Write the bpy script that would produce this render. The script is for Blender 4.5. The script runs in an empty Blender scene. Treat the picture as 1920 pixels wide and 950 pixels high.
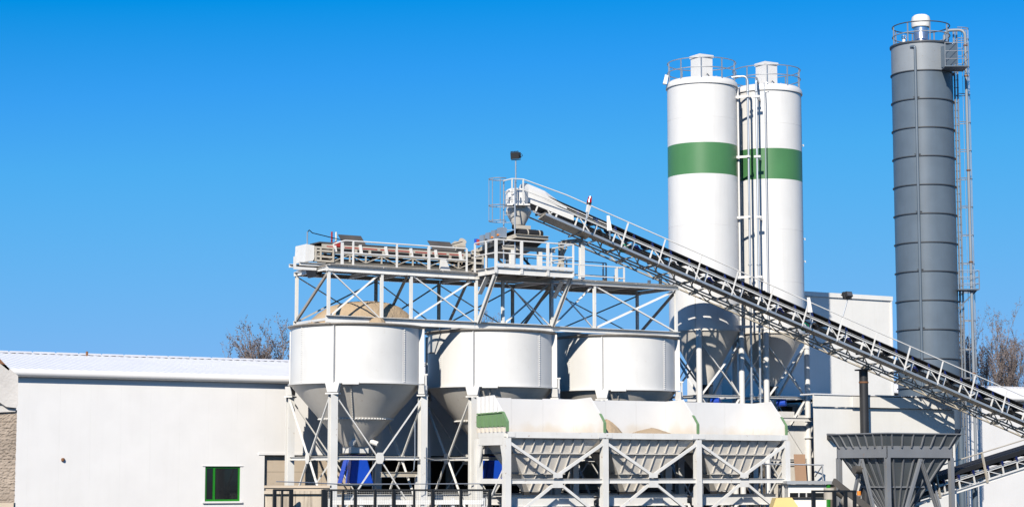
import bpy, bmesh, math, random
from mathutils import Vector, Matrix
random.seed(7)
scene = bpy.context.scene
R = math.radians
# ------------------------------------------------------------------ camera
LENS = 70.0
PITCH = math.atan(415 / (LENS / 36 * 1920))
CAM = Vector((0, 0, 2.6))
cd = bpy.data.cameras.new("camera"); co = bpy.data.objects.new("camera", cd)
scene.collection.objects.link(co); scene.camera = co
co.location = CAM; co.rotation_euler = (math.pi / 2 + PITCH, 0, 0)
cd.lens = LENS; cd.sensor_width = 36; cd.sensor_fit = 'HORIZONTAL'; cd.clip_start = 0.5; cd.clip_end = 3000
# ------------------------------------------------------------------ sky and sun
SUN_EL, SUN_AZ = R(33), R(15)           # sun behind the camera, to the left
w = bpy.data.worlds.new("World"); scene.world = w; w.use_nodes = True
nt = w.node_tree; nt.nodes.clear()
sky = nt.nodes.new('ShaderNodeTexSky'); sky.sky_type = 'NISHITA'; sky.sun_disc = False
sky.sun_elevation = SUN_EL; sky.sun_rotation = math.pi + SUN_AZ
sky.altitude = 300; sky.air_density = 1.0; sky.dust_density = 0.0; sky.ozone_density = 3.0
hs = nt.nodes.new('ShaderNodeHueSaturation'); hs.inputs['Saturation'].default_value = 1.25; hs.inputs['Hue'].default_value = 0.497
bg = nt.nodes.new('ShaderNodeBackground'); bg.inputs['Strength'].default_value = 0.1
ow = nt.nodes.new('ShaderNodeOutputWorld')
# clear-day colour response of the sky: per-channel contrast of the whole dome
mul = nt.nodes.new('ShaderNodeVectorMath'); mul.operation = 'SCALE'; mul.inputs['Scale'].default_value = 0.105
sep = nt.nodes.new('ShaderNodeSeparateColor'); com = nt.nodes.new('ShaderNodeCombineColor')
nt.links.new(sky.outputs[0], hs.inputs['Color']); nt.links.new(hs.outputs[0], mul.inputs[0]); nt.links.new(mul.outputs[0], sep.inputs[0])
def mth(op, a_, b_=None):
    n_ = nt.nodes.new('ShaderNodeMath'); n_.operation = op
    for k_, x_ in enumerate((a_, b_)):
        if x_ is None: continue
        if isinstance(x_, (int, float)): n_.inputs[k_].default_value = x_
        else: nt.links.new(x_, n_.inputs[k_])
    return n_.outputs[0]
GS = 7.7
r_out = mth('MULTIPLY', mth('LOGARITHM', mth('DIVIDE', mth('MAXIMUM', sep.outputs[0], 0.138), 0.138), math.e), 0.125 * GS)
g_hi = mth('SUBTRACT', 0.49, mth('MULTIPLY', mth('POWER', mth('DIVIDE', mth('MAXIMUM', sep.outputs[1], 0.366), 0.366), -2.8), 0.207))
g_out = mth('MULTIPLY', mth('MINIMUM', mth('MULTIPLY', sep.outputs[1], 0.78), g_hi), GS)
b_out = mth('MULTIPLY', mth('MINIMUM', mth('MULTIPLY', sep.outputs[2], 1.16), 0.885), GS)
nt.links.new(r_out, com.inputs[0]); nt.links.new(g_out, com.inputs[1]); nt.links.new(b_out, com.inputs[2])
nt.links.new(com.outputs[0], bg.inputs[0]); nt.links.new(bg.outputs[0], ow.inputs[0])
sl = bpy.data.lights.new("sun", 'SUN'); sl.energy = 5.0; sl.angle = R(0.5); sl.color = (1.0, 0.93, 0.82)
so = bpy.data.objects.new("sun", sl); scene.collection.objects.link(so)
sd = Vector((math.sin(SUN_AZ) * math.cos(SUN_EL), math.cos(SUN_AZ) * math.cos(SUN_EL), -math.sin(SUN_EL)))
so.rotation_euler = sd.to_track_quat('-Z', 'Y').to_euler(); so.location = (-20, -40, 60)
vs = scene.view_settings; vs.view_transform = 'Standard'; vs.look = 'None'; vs.exposure = 0.38; vs.gamma = 1.0
vs.use_curve_mapping = False
scene.cycles.max_bounces = 6; scene.cycles.diffuse_bounces = 1
# ------------------------------------------------------------------ site grid and pixel helpers
F = LENS / 36 * 1920
AL = math.atan(0.6)
U = Vector((math.cos(AL), math.sin(AL), 0)); N = Vector((-math.sin(AL), math.cos(AL), 0)); Z = Vector((0, 0, 1))
C2 = Vector((-0.837, 78.1, 0)); SP = 5.87
def G(s, v, z=0.0): return C2 + U * s + N * v + Z * z
def ray(px, py):
    xc = (px - 960) / F; yc = (475 - py) / F
    return Vector((xc, math.cos(PITCH) - math.sin(PITCH) * yc, math.sin(PITCH) + math.cos(PITCH) * yc))
def on_plane(px, py, o, n, k):
    r = ray(px, py); return CAM + r * ((k - (CAM - o).dot(n)) / r.dot(n))
def gv(px, py, v):
    P = on_plane(px, py, C2, N, v); return (P - C2).dot(U), P.z
def gs(px, py, s):
    P = on_plane(px, py, C2, U, s); return (P - C2).dot(N), P.z
def at(px, py, d): r = ray(px, py); return CAM + r * (d / r.y)
# ------------------------------------------------------------------ materials
MATS = {}
def mat(name, col, rough=0.5, metal=0.0, var=0.08, streak=0.0, dirt=(0.30, 0.24, 0.17), bump=0.0, bscale=30.0, spots=0.0, spotcol=(0.25, 0.11, 0.05), low=None):
    m = bpy.data.materials.new(name); m.use_nodes = True; t = m.node_tree; b = t.nodes['Principled BSDF']
    b.inputs['Roughness'].default_value = rough; b.inputs['Metallic'].default_value = metal
    geo = t.nodes.new('ShaderNodeNewGeometry')
    n1 = t.nodes.new('ShaderNodeTexNoise'); n1.inputs['Scale'].default_value = 0.9; n1.inputs['Detail'].default_value = 8
    t.links.new(geo.outputs['Position'], n1.inputs['Vector'])
    mr = t.nodes.new('ShaderNodeMapRange'); mr.inputs[1].default_value = 0.3; mr.inputs[2].default_value = 0.7
    mr.inputs[3].default_value = 1 - var; mr.inputs[4].default_value = 1 + var * 0.4
    t.links.new(n1.outputs['Fac'], mr.inputs[0])
    mx = t.nodes.new('ShaderNodeMix'); mx.data_type = 'RGBA'; mx.blend_type = 'MULTIPLY'; mx.inputs['Factor'].default_value = 1
    mx.inputs['A'].default_value = (*col, 1); t.links.new(mr.outputs[0], mx.inputs['B'])
    out = mx.outputs['Result']
    if streak > 0:
        mp = t.nodes.new('ShaderNodeMapping'); mp.inputs['Scale'].default_value = (5, 5, 0.28)
        t.links.new(geo.outputs['Position'], mp.inputs['Vector'])
        n2 = t.nodes.new('ShaderNodeTexNoise'); n2.inputs['Scale'].default_value = 1.0; n2.inputs['Detail'].default_value = 6
        n2.inputs['Roughness'].default_value = 0.7
        t.links.new(mp.outputs[0], n2.inputs['Vector'])
        r2 = t.nodes.new('ShaderNodeMapRange'); r2.inputs[1].default_value = 0.5; r2.inputs[2].default_value = 0.82
        r2.inputs[3].default_value = 0; r2.inputs[4].default_value = streak
        t.links.new(n2.outputs['Fac'], r2.inputs[0])
        m2 = t.nodes.new('ShaderNodeMix'); m2.data_type = 'RGBA'
        t.links.new(r2.outputs[0], m2.inputs['Factor']); t.links.new(out, m2.inputs['A']); m2.inputs['B'].default_value = (*dirt, 1)
        out = m2.outputs['Result']
    if spots > 0:
        n3 = t.nodes.new('ShaderNodeTexNoise'); n3.inputs['Scale'].default_value = 7.0; n3.inputs['Detail'].default_value = 7
        t.links.new(geo.outputs['Position'], n3.inputs['Vector'])
        r3 = t.nodes.new('ShaderNodeMapRange'); r3.inputs[1].default_value = 0.66; r3.inputs[2].default_value = 0.74
        r3.inputs[3].default_value = 0; r3.inputs[4].default_value = spots
        t.links.new(n3.outputs['Fac'], r3.inputs[0])
        m3 = t.nodes.new('ShaderNodeMix'); m3.data_type = 'RGBA'
        t.links.new(r3.outputs[0], m3.inputs['Factor']); t.links.new(out, m3.inputs['A']); m3.inputs['B'].default_value = (*spotcol, 1)
        out = m3.outputs['Result']
    if low:
        sx_ = t.nodes.new('ShaderNodeSeparateXYZ'); t.links.new(geo.outputs['Position'], sx_.inputs[0])
        n5 = t.nodes.new('ShaderNodeTexNoise'); n5.inputs['Scale'].default_value = 1.3; n5.inputs['Detail'].default_value = 5; t.links.new(geo.outputs['Position'], n5.inputs['Vector'])
        ad = t.nodes.new('ShaderNodeMath'); ad.operation = 'MULTIPLY_ADD'; ad.inputs[1].default_value = -1.1; t.links.new(n5.outputs['Fac'], ad.inputs[0]); t.links.new(sx_.outputs['Z'], ad.inputs[2])
        r5 = t.nodes.new('ShaderNodeMapRange'); r5.inputs[1].default_value = low[0]; r5.inputs[2].default_value = low[1]; r5.inputs[3].default_value = low[2]; r5.inputs[4].default_value = 0
        t.links.new(ad.outputs[0], r5.inputs[0])
        m5 = t.nodes.new('ShaderNodeMix'); m5.data_type = 'RGBA'; t.links.new(r5.outputs[0], m5.inputs['Factor']); t.links.new(out, m5.inputs['A']); m5.inputs['B'].default_value = (*low[3], 1)
        out = m5.outputs['Result']
    t.links.new(out, b.inputs['Base Color'])
    if bump > 0:
        n4 = t.nodes.new('ShaderNodeTexNoise'); n4.inputs['Scale'].default_value = bscale; n4.inputs['Detail'].default_value = 6
        t.links.new(geo.outputs['Position'], n4.inputs['Vector'])
        bp = t.nodes.new('ShaderNodeBump'); bp.inputs['Strength'].default_value = bump; bp.inputs['Distance'].default_value = 0.05
        t.links.new(n4.outputs['Fac'], bp.inputs['Height']); t.links.new(bp.outputs[0], b.inputs['Normal'])
    MATS[name] = m; return m
mat('white_panel', (0.75, 0.735, 0.715), 0.5, var=0.04, streak=0.10, dirt=(0.55, 0.52, 0.46))
mat('wall_cream', (0.72, 0.705, 0.665), 0.55, var=0.05, streak=0.16, dirt=(0.5, 0.46, 0.38))
mat('white_roof', (0.72, 0.72, 0.73), 0.4, var=0.06, streak=0.0, spots=0.25, spotcol=(0.55, 0.62, 0.68))
mat('bin_paint', (0.65, 0.64, 0.615), 0.42, var=0.07, streak=0.16, dirt=(0.50, 0.46, 0.38), spots=0.12, spotcol=(0.35, 0.25, 0.16))
mat('silo_paint', (0.66, 0.65, 0.63), 0.36, var=0.05, streak=0.22, dirt=(0.42, 0.40, 0.35))
mat('silo_green', (0.062, 0.185, 0.068), 0.4, var=0.08, streak=0.12, dirt=(0.12, 0.24, 0.12))
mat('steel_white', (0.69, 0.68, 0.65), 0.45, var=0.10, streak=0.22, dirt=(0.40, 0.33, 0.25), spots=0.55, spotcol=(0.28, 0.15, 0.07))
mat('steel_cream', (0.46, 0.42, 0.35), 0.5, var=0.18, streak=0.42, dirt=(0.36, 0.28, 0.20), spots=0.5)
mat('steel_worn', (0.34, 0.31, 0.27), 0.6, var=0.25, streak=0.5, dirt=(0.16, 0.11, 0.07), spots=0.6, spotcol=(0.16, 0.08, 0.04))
mat('hopper_plate', (0.62, 0.585, 0.53), 0.5, var=0.1, streak=0.25, dirt=(0.42, 0.34, 0.25), spots=0.4, spotcol=(0.35, 0.24, 0.15))
mat('box_panel', (0.69, 0.68, 0.665), 0.45, var=0.05, streak=0.14, dirt=(0.6, 0.55, 0.45), low=(3.62, 4.02, 0.42, (0.56, 0.44, 0.28)))
mat('grey_silo', (0.100, 0.132, 0.168), 0.42, var=0.12, streak=0.45, dirt=(0.085, 0.10, 0.12))
mat('grey_silo_top', (0.225, 0.25, 0.275), 0.45, var=0.10, streak=0.25, dirt=(0.2, 0.2, 0.2), spots=0.5, spotcol=(0.14, 0.09, 0.06))
mat('grey_trim', (0.055, 0.062, 0.072), 0.5, var=0.1)
mat('galvanised', (0.50, 0.52, 0.54), 0.38, metal=0.65, var=0.15, spots=0.25, spotcol=(0.3, 0.28, 0.26))
mat('bright_metal', (0.72, 0.73, 0.75), 0.22, metal=0.9, var=0.1)
mat('grey_hopper', (0.115, 0.13, 0.138), 0.55, var=0.18, streak=0.35, dirt=(0.11, 0.11, 0.10), spots=0.5, spotcol=(0.20, 0.10, 0.05))
mat('grey_hopper_rib', (0.19, 0.20, 0.215), 0.5, var=0.15, streak=0.3, dirt=(0.17, 0.15, 0.13), spots=0.4, spotcol=(0.3, 0.15, 0.06))
mat('black_pipe', (0.022, 0.023, 0.026), 0.5, var=0.3, streak=0.3, dirt=(0.08, 0.06, 0.05))
mat('rubber', (0.012, 0.012, 0.013), 0.7, var=0.3, streak=0.0)
mat('dark_metal', (0.03, 0.03, 0.032), 0.5, var=0.3)
mat('fence_black', (0.010, 0.011, 0.013), 0.45, var=0.2)
mat('wire_grey', (0.35, 0.35, 0.34), 0.5, var=0.1)
mat('blue_paint', (0.006, 0.055, 0.42), 0.38, var=0.15, streak=0.2, dirt=(0.02, 0.05, 0.25))
mat('green_trim', (0.15, 0.26, 0.125), 0.5, var=0.15, streak=0.3, dirt=(0.25, 0.33, 0.2))
mat('window_green', (0.015, 0.20, 0.012), 0.35, var=0.08)
mat('sand', (0.40, 0.30, 0.195), 0.95, var=0.16, bump=0.9, bscale=9)
mat('concrete_beige', (0.50, 0.415, 0.32), 0.85, var=0.14, streak=0.2, dirt=(0.42, 0.31, 0.2), bump=0.2)
mat('concrete_stained', (0.50, 0.43, 0.34), 0.9, var=0.2, streak=0.95, dirt=(0.05, 0.04, 0.035), bump=0.3)
mat('concrete_grey', (0.47, 0.45, 0.43), 0.9, var=0.18, bump=0.4, bscale=14)
mat('stone', (0.34, 0.28, 0.225), 0.95, var=0.35, bump=1.0, bscale=12)
mat('wood_brown', (0.20, 0.09, 0.04), 0.8, var=0.3)
mat('red_paint', (0.36, 0.03, 0.02), 0.4, var=0.2)
mat('beacon_red', (0.42, 0.006, 0.006), 0.12, var=0.1)
mat('yellow_paint', (0.70, 0.52, 0.20), 0.5, var=0.06)
mat('orange_paint', (0.7, 0.22, 0.02), 0.4, var=0.1)
mat('blue_fascia', (0.05, 0.20, 0.42), 0.45, var=0.1)
mat('brown_board', (0.42, 0.27, 0.18), 0.8, var=0.15)
mat('dark_cladding', (0.028, 0.028, 0.03), 0.6, var=0.3)
mat('steel_dark', (0.085, 0.078, 0.07), 0.6, var=0.3, streak=0.4, dirt=(0.13, 0.08, 0.05))
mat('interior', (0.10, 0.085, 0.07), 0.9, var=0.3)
mat('asphalt', (0.045, 0.043, 0.04), 0.95, var=0.3, bump=0.4, bscale=20)
mat('yard_soil', (0.12, 0.10, 0.08), 0.95, var=0.3, bump=0.5, bscale=6)
mat('bark', (0.20, 0.165, 0.145), 0.9, var=0.3)
mat('dry_leaf', (0.165, 0.125, 0.11), 0.8, var=0.55)
mat('glass_dark', (0.012, 0.014, 0.016), 0.06, var=0.1)
mat('lamp_glass', (0.10, 0.10, 0.105), 0.15, var=0.1)
mat('navy_paint', (0.008, 0.016, 0.10), 0.4, var=0.2)
mat('green_cable', (0.0, 0.22, 0.12), 0.5)
# ------------------------------------------------------------------ mesh builder
ORG = {}
COL = scene.collection
class MB:
    def __init__(s): s.V = []; s.F = []
    def add(s, vs_, fs):
        n = len(s.V); s.V += [Vector(v) for v in vs_]; s.F += [tuple(i + n for i in f) for f in fs]; return s
    def prism(s, poly, ext):
        n = len(poly); poly = [Vector(p) for p in poly]; ext = Vector(ext)
        fs = [tuple(range(n - 1, -1, -1)), tuple(range(n, 2 * n))]
        fs += [(i, (i + 1) % n, n + (i + 1) % n, n + i) for i in range(n)]
        return s.add(poly + [p + ext for p in poly], fs)
    def bar(s, p, q, wd, h, prof='box', up=Z):
        p = Vector(p); q = Vector(q); d = (q - p)
        dn = d.normalized(); up = Vector(up)
        if abs(dn.dot(up)) > 0.98: up = N if abs(dn.dot(N)) < 0.9 else U
        sd_ = dn.cross(up).normalized(); u2 = sd_.cross(dn)
        a, b = wd / 2, h / 2; t = min(wd, h) * 0.14
        if prof == 'box': pr = [(-a, -b), (a, -b), (a, b), (-a, b)]
        elif prof == 'I': pr = [(-a, -b), (a, -b), (a, -b + t), (t / 2, -b + t), (t / 2, b - t), (a, b - t), (a, b), (-a, b), (-a, b - t), (-t / 2, b - t), (-t / 2, -b + t), (-a, -b + t)]
        elif prof == 'L': pr = [(-a, -b), (a, -b), (a, -b + t), (-a + t, -b + t), (-a + t, b), (-a, b)]
        elif prof == 'C': pr = [(-a, -b), (a, -b), (a, -b + t), (-a + t, -b + t), (-a + t, b - t), (a, b - t), (a, b), (-a, b)]
        return s.prism([p + sd_ * x + u2 * y for x, y in pr], d)
    def tube(s, pts, r, n=8, r2=None, closed=False):
        pts = [Vector(p) for p in pts]; m = len(pts); vs_ = []; fs = []
        for i, p in enumerate(pts):
            if closed: d = (pts[(i + 1) % m] - pts[i - 1]).normalized()
            else: d = (pts[min(i + 1, m - 1)] - pts[max(i - 1, 0)]).normalized()
            a = Z if abs(d.z) < 0.9 else Vector((1, 0, 0))
            x = d.cross(a).normalized(); y = d.cross(x)
            rr = r if r2 is None else r + (r2 - r) * i / (m - 1)
            vs_ += [p + x * math.cos(k * 2 * math.pi / n) * rr + y * math.sin(k * 2 * math.pi / n) * rr for k in range(n)]
        for i in range(m if closed else m - 1):
            j = (i + 1) % m
            fs += [(i * n + k, j * n + k, j * n + (k + 1) % n, i * n + (k + 1) % n) for k in range(n)]
        if not closed: fs += [tuple(range(n)), tuple((m - 1) * n + k for k in range(n - 1, -1, -1))]
        return s.add(vs_, fs)
    def lathe(s, prof, c, n=64, closed=False, cap=False):
        c = Vector(c); m = len(prof); vs_ = []; fs = []
        for r, z in prof:
            vs_ += [c + Vector((math.cos(k * 2 * math.pi / n) * r, math.sin(k * 2 * math.pi / n) * r, z)) for k in range(n)]
        for i in range(m if closed else m - 1):
            j = (i + 1) % m
            fs += [(i * n + k, i * n + (k + 1) % n, j * n + (k + 1) % n, j * n + k) for k in range(n)]
        if cap: fs += [tuple(range(n - 1, -1, -1)), tuple((m - 1) * n + k for k in range(n))]
        return s.add(vs_, fs)
    def gbox(s, s0, s1, v0, v1, z0, z1):
        return s.prism([G(s0, v0, z0), G(s1, v0, z0), G(s1, v1, z0), G(s0, v1, z0)], Z * (z1 - z0))
    def build(s, name, m, parent=None, smooth=False):
        org = ORG.get(parent, Vector((0, 0, 0))) if parent else Vector((0, 0, 0))
        me = bpy.data.meshes.new(name); me.from_pydata([tuple(v - org) for v in s.V], [], s.F)
        me.materials.append(MATS[m])
        bm = bmesh.new(); bm.from_mesh(me); bmesh.ops.recalc_face_normals(bm, faces=bm.faces); bm.to_mesh(me); bm.free()
        if smooth:
            me.shade_smooth(); me.set_sharp_from_angle(angle=R(35))
        o = bpy.data.objects.new(name, me); COL.objects.link(o)
        if parent: o.parent = parent
        ORG[o] = org
        return o
def tag(o, label, cat, group=None, kind=None):
    if label: o['label'] = label
    if cat: o['category'] = cat
    if group: o['group'] = group
    if kind: o['kind'] = kind
    return o
def thing(name, label, cat, loc=(0, 0, 0), group=None):
    o = bpy.data.objects.new(name, None); COL.objects.link(o); o.location = loc; o.empty_display_size = 0.3
    ORG[o] = Vector(loc); return tag(o, label, cat, group)
def dup(root, loc, label):
    def cp(o, par):
        c = o.copy(); COL.objects.link(c); c.parent = par
        for ch in o.children: cp(ch, c)
        return c
    r = cp(root, None); r.location = loc; r['label'] = label; ORG[r] = Vector(loc); return r
def bar(name, p, q, wd, h, m, par, prof='box', up=Z): return MB().bar(p, q, wd, h, prof, up).build(name, m, par)
def tube(name, pts, r, m, par, n=8, closed=False): return MB().tube(pts, r, n, None, closed).build(name, m, par, True)
def ring(c, r, z, n=40): return [Vector(c) + Vector((r * math.cos(k * 2 * math.pi / n), r * math.sin(k * 2 * math.pi / n), z)) for k in range(n)]
def bend(pts, rad=0.3, n=5):
    pts = [Vector(p) for p in pts]; out = [pts[0]]
    for i in range(1, len(pts) - 1):
        a = (pts[i - 1] - pts[i]).normalized(); b = (pts[i + 1] - pts[i]).normalized()
        for k in range(n + 1):
            t = k / n; out.append((pts[i] + a * rad) * (1 - t) ** 2 + pts[i] * 2 * t * (1 - t) + (pts[i] + b * rad) * t * t)
    return out + [pts[-1]]
# ------------------------------------------------------------------ ground
g = MB().add([(-1500, -300, 0), (1500, -300, 0), (1500, 2500, 0), (-1500, 2500, 0)], [(0, 1, 2, 3)]).build('ground', 'yard_soil'); g['kind'] = 'structure'
g = MB().gbox(-45, 60, -30, 45, -0.3, 0.02).build('yard_pavement', 'asphalt'); g['kind'] = 'structure'
# ------------------------------------------------------------------ buildings
def panels(par, s0, s1, v, z0, z1, m, wd=1.0, holes=()):
    n = max(1, round((s1 - s0) / wd)); w_ = (s1 - s0) / n; gap = 0.0006
    for i in range(n):
        a, b = s0 + i * w_ + gap, s0 + (i + 1) * w_ - gap
        pieces = [(a, b, z0, z1)]
        for (h0, h1, y0, y1) in holes:
            new = []
            for (p, q, c, d) in pieces:
                if q <= h0 or p >= h1: new.append((p, q, c, d)); continue
                if p < h0: new.append((p, h0, c, d))
                if q > h1: new.append((h1, q, c, d))
                new += [(max(p, h0), min(q, h1), c, y0), (max(p, h0), min(q, h1), y1, d)]
            pieces = new
        for (p, q, c, d) in pieces:
            if q - p > 0.02 and d - c > 0.02: MB().gbox(p, q, v, v + 0.06, c, d).build('panel', m, par)
def shed(root, s0, s1, v0, z_eave, v_ridge, z_ridge, mroof='white_roof', over=0.35, sheet=1.0, fascia='white_panel'):
    n = round((s1 - s0) / sheet); w_ = (s1 - s0) / n; sl_ = (z_ridge - z_eave) / (v_ridge - v0)
    ze = z_eave - sl_ * over
    for i in range(n):
        a, b = s0 + i * w_, s0 + (i + 1) * w_
        mb = MB().prism([G(a, v0 - over, ze + 0.16), G(a, v_ridge, z_ridge + 0.16), G(a, v_ridge, z_ridge + 0.08), G(a, v0 - over, ze + 0.08)], U * (w_ - 0.006))
        for k in range(3):
            ss = a + w_ * (k + 0.5) / 3
            mb.prism([G(ss, v0 - over, ze + 0.161), G(ss + 0.05, v0 - over, ze + 0.185), G(ss + 0.1, v0 - over, ze + 0.161)], G(ss, v_ridge, z_ridge) - G(ss, v0 - over, ze))
        mb.build('roof_sheet', mroof, root)
        MB().prism([G(a, v_ridge - 0.25, z_ridge + 0.19 - sl_ * 0.25), G(a, v_ridge, z_ridge + 0.25), G(a, v_ridge + 0.25, z_ridge + 0.19 - sl_ * 0.25), G(a, v_ridge, z_ridge + 0.17)], U * (w_ - 0.08)).build('ridge_cap', mroof, root)
    MB().prism([G(s0, v_ridge, z_ridge + 0.08), G(s0, v_ridge * 2 - v0, z_eave), G(s0, v_ridge * 2 - v0, z_eave - 0.1), G(s0, v_ridge, z_ridge)], U * (s1 - s0)).build('rear_roof', mroof, root)
    # rounded eaves gutter
    c = (v0 - over - 0.02, ze + 0.03); pr = [G(s0, c[0] + 0.16 * math.cos(t), c[1] + 0.15 * math.sin(t)) for t in [R(a) for a in range(60, 301, 24)]]
    MB().prism(pr, U * (s1 - s0)).build('gutter', fascia, root, True)
    bar('soffit', G(s0, v0 - over / 2 + 0.03, ze - 0.02), G(s1, v0 - over / 2 + 0.03, ze - 0.02), over - 0.06, 0.06, fascia, root)
HV = 3.3
hall = thing('warehouse_hall', 'long white panelled hall with low white roof and one green framed window', 'building', G(-10, HV + 5))
S_OP, Z_OP = -8.11, 3.43
WIN = (-10.53, -9.1, 1.62, 2.93)
panels(hall, -22, S_OP, HV, 0, 6.27, 'white_panel', 1.15, [WIN])
panels(hall, S_OP, 9.6, HV, Z_OP, 6.27, 'white_panel', 1.15)
shed(hall, -24, 9.6, HV, 6.25, 13.3, 7.42, over=.14)
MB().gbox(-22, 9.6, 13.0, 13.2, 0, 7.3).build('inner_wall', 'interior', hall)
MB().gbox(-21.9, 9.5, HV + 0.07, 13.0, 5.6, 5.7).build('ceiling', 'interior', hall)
MB().gbox(9.5, 9.6, HV + 0.07, 22, 0, 6.2).build('end_wall', 'wall_cream', hall)
MB().gbox(S_OP - 0.1, S_OP - 0.002, HV + 0.065, 5.2, 0, Z_OP).build('jamb', 'white_panel', hall)
MB().gbox(S_OP - 0.25, 9.5, HV - 0.03, HV - 0.004, Z_OP - 0.06, Z_OP + 0.02).build('lintel_trim', 'white_panel', hall)
for i in range(3):
    for j, (a, b) in enumerate(((0, 1.3), (1.31, 2.72), (2.73, 3.9))):
        MB().gbox(S_OP + 0.02 + i * 1.25, S_OP + 1.26 + i * 1.25, 3.49, 3.6, a, b).build('concrete_panel', 'concrete_beige', hall)
for k in range(4): MB().gbox(S_OP + 4 + 4.2 * k, S_OP + 4.25 + 4.2 * k, 3.5, 3.75, 0, 5.6).build('inner_column', 'steel_worn', hall)
wf = MB()
a, b, c, d = WIN
for (p, q, r_, t_) in ((a, a + 0.07, c, d), (b - 0.07, b, c, d), (a + 0.07, b - 0.07, c, c + 0.07), (a + 0.07, b - 0.07, d - 0.07, d), (a + 0.34, a + 0.42, c + 0.07, d - 0.07)):
    wf.gbox(p, q, HV + 0.04, HV + 0.11, r_, t_)
win = wf.build('window', 'window_green', hall)
MB().gbox(a + 0.07, a + 0.34, HV + 0.07, HV + 0.08, c + 0.07, d - 0.07).build('pane', 'glass_dark', win)
MB().gbox(a + 0.42, b - 0.07, HV + 0.07, HV + 0.08, c + 0.07, d - 0.07).build('pane', 'glass_dark', win)
MB().gbox(a - 0.1, b + 0.08, HV - 0.07, HV - 0.003, c - 0.07, c - 0.005).build('sill', 'white_panel', win)
MB().gbox(a - 0.12, b + 0.1, HV - 0.03, HV - 0.003, d + 0.005, d + 0.03).build('head_trim', 'white_panel', win)
ks, kz = gv(118, 861, HV - 0.03)
MB().lathe([(0.0, -0.07), (0.055, -0.05), (0.07, 0), (0.055, 0.05), (0.0, 0.07)], G(ks, HV - 0.03, kz), 12).build('wall_plug', 'wood_brown', hall, True)
ps, pz = gv(163, 664, 12.9); tube('roof_vent', [G(ps, 12.9, 7.2), G(ps, 12.9, 7.72)], 0.05, 'wood_brown', hall)

# rear hall roof seen between the legs
rh = thing('rear_hall', 'far white hall roof with blue fascia glimpsed between the silo legs', 'building', G(11, 16))
panels(rh, 4, 17, 14, 0, 6.3, 'white_panel', 2.0)
shed(rh, 4, 17.2, 14, 6.5, 24, 8.2, sheet=2.0)
MB().gbox(4, 17.2, 13.3, 13.42, 5.95, 6.35).build('fascia', 'blue_fascia', rh)
# tall building behind the silos
tb = thing('tall_plant_building', 'tall plain white panelled building behind the two white silos', 'building', G(23, 12))
panels(tb, 17.67, 28.33, 8.5, 0, 11.3, 'wall_cream', 1.0)
MB().gbox(17.6, 28.4, 8.42, 8.6, 11.31, 11.53).build('parapet_trim', 'wall_cream', tb)
MB().gbox(28.29, 28.37, 8.44, 8.5, 0, 11.3).build('corner_trim', 'wall_cream', tb)
MB().gbox(17.69, 28.31, 8.57, 11.3, 0, 11.28).build('inner_core', 'wall_cream', tb)
# low building
lb = thing('low_plant_building', 'low cream panelled building behind the grey hopper and black column', 'building', G(21, 4))
LV_ = -1.0; LS0, LS1 = gv(1527, 800, LV_)[0], gv(1790, 800, LV_)[0]; LZ = gv(1640, 744, LV_)[1]
panels(lb, LS0, LS1, LV_, 0, LZ - .5, 'wall_cream', 1.0)
MB().gbox(18.7, LS1 - .05, LV_ + .07, 8.45, 0, LZ - .08).build('inner_core', 'wall_cream', lb)
MB().gbox(LS0 + 2, LS1 + .08, LV_ - .17, LV_ - .01, LZ - .46, LZ).build('fascia', 'wall_cream', lb)
MB().gbox(LS0 - .08, LS0 + 1.99, LV_ - .1, LV_ - .01, LZ - .46, LZ + .04).build('fascia', 'wall_cream', lb)
MB().gbox(18.65, LS1 + .1, LV_ - .15, 8.45, LZ + .042, LZ + .09).build('roof', 'white_roof', lb)
MB().gbox(LS0 - .1, 18.645, LV_ - .15, -.2, LZ + .042, LZ + .09).build('canopy', 'white_roof', lb)
ms = thing('shade_shed', 'added dark shed standing in for the shade behind the white silo legs', 'building', G(13, 6))  # added shed: its dark wall stands in for shade behind the silo legs
MB().gbox(9.8, 18.6, 4.4, 4.5, 0, 5.7).build('shade_backing', 'interior', ms)
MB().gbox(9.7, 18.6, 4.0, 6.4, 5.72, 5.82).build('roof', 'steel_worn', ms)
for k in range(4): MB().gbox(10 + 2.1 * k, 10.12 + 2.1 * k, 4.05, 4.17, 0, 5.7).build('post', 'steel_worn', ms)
bs, bz = gv(1560, 823, LV_ - .05)
MB().prism([G(bs - .25, LV_ - .35, bz), G(bs - .25, LV_ - .01, bz + .25), G(bs - .25, LV_ - .01, bz)], U * 0.5).build('wall_lamp', 'dark_metal', lb)
# right building
rb = thing('right_hall', 'white hall with rounded roof edge behind the grey silo', 'building', G(48, 22))
panels(rb, 36.5, 62, 16, 0, 7.0, 'white_panel', 1.2)
shed(rb, 36.5, 62, 16, 6.95, 26, 8.0)
MB().gbox(36.5, 36.6, 16.07, 30, 0, 6.9).build('end_wall', 'white_panel', rb)
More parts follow.
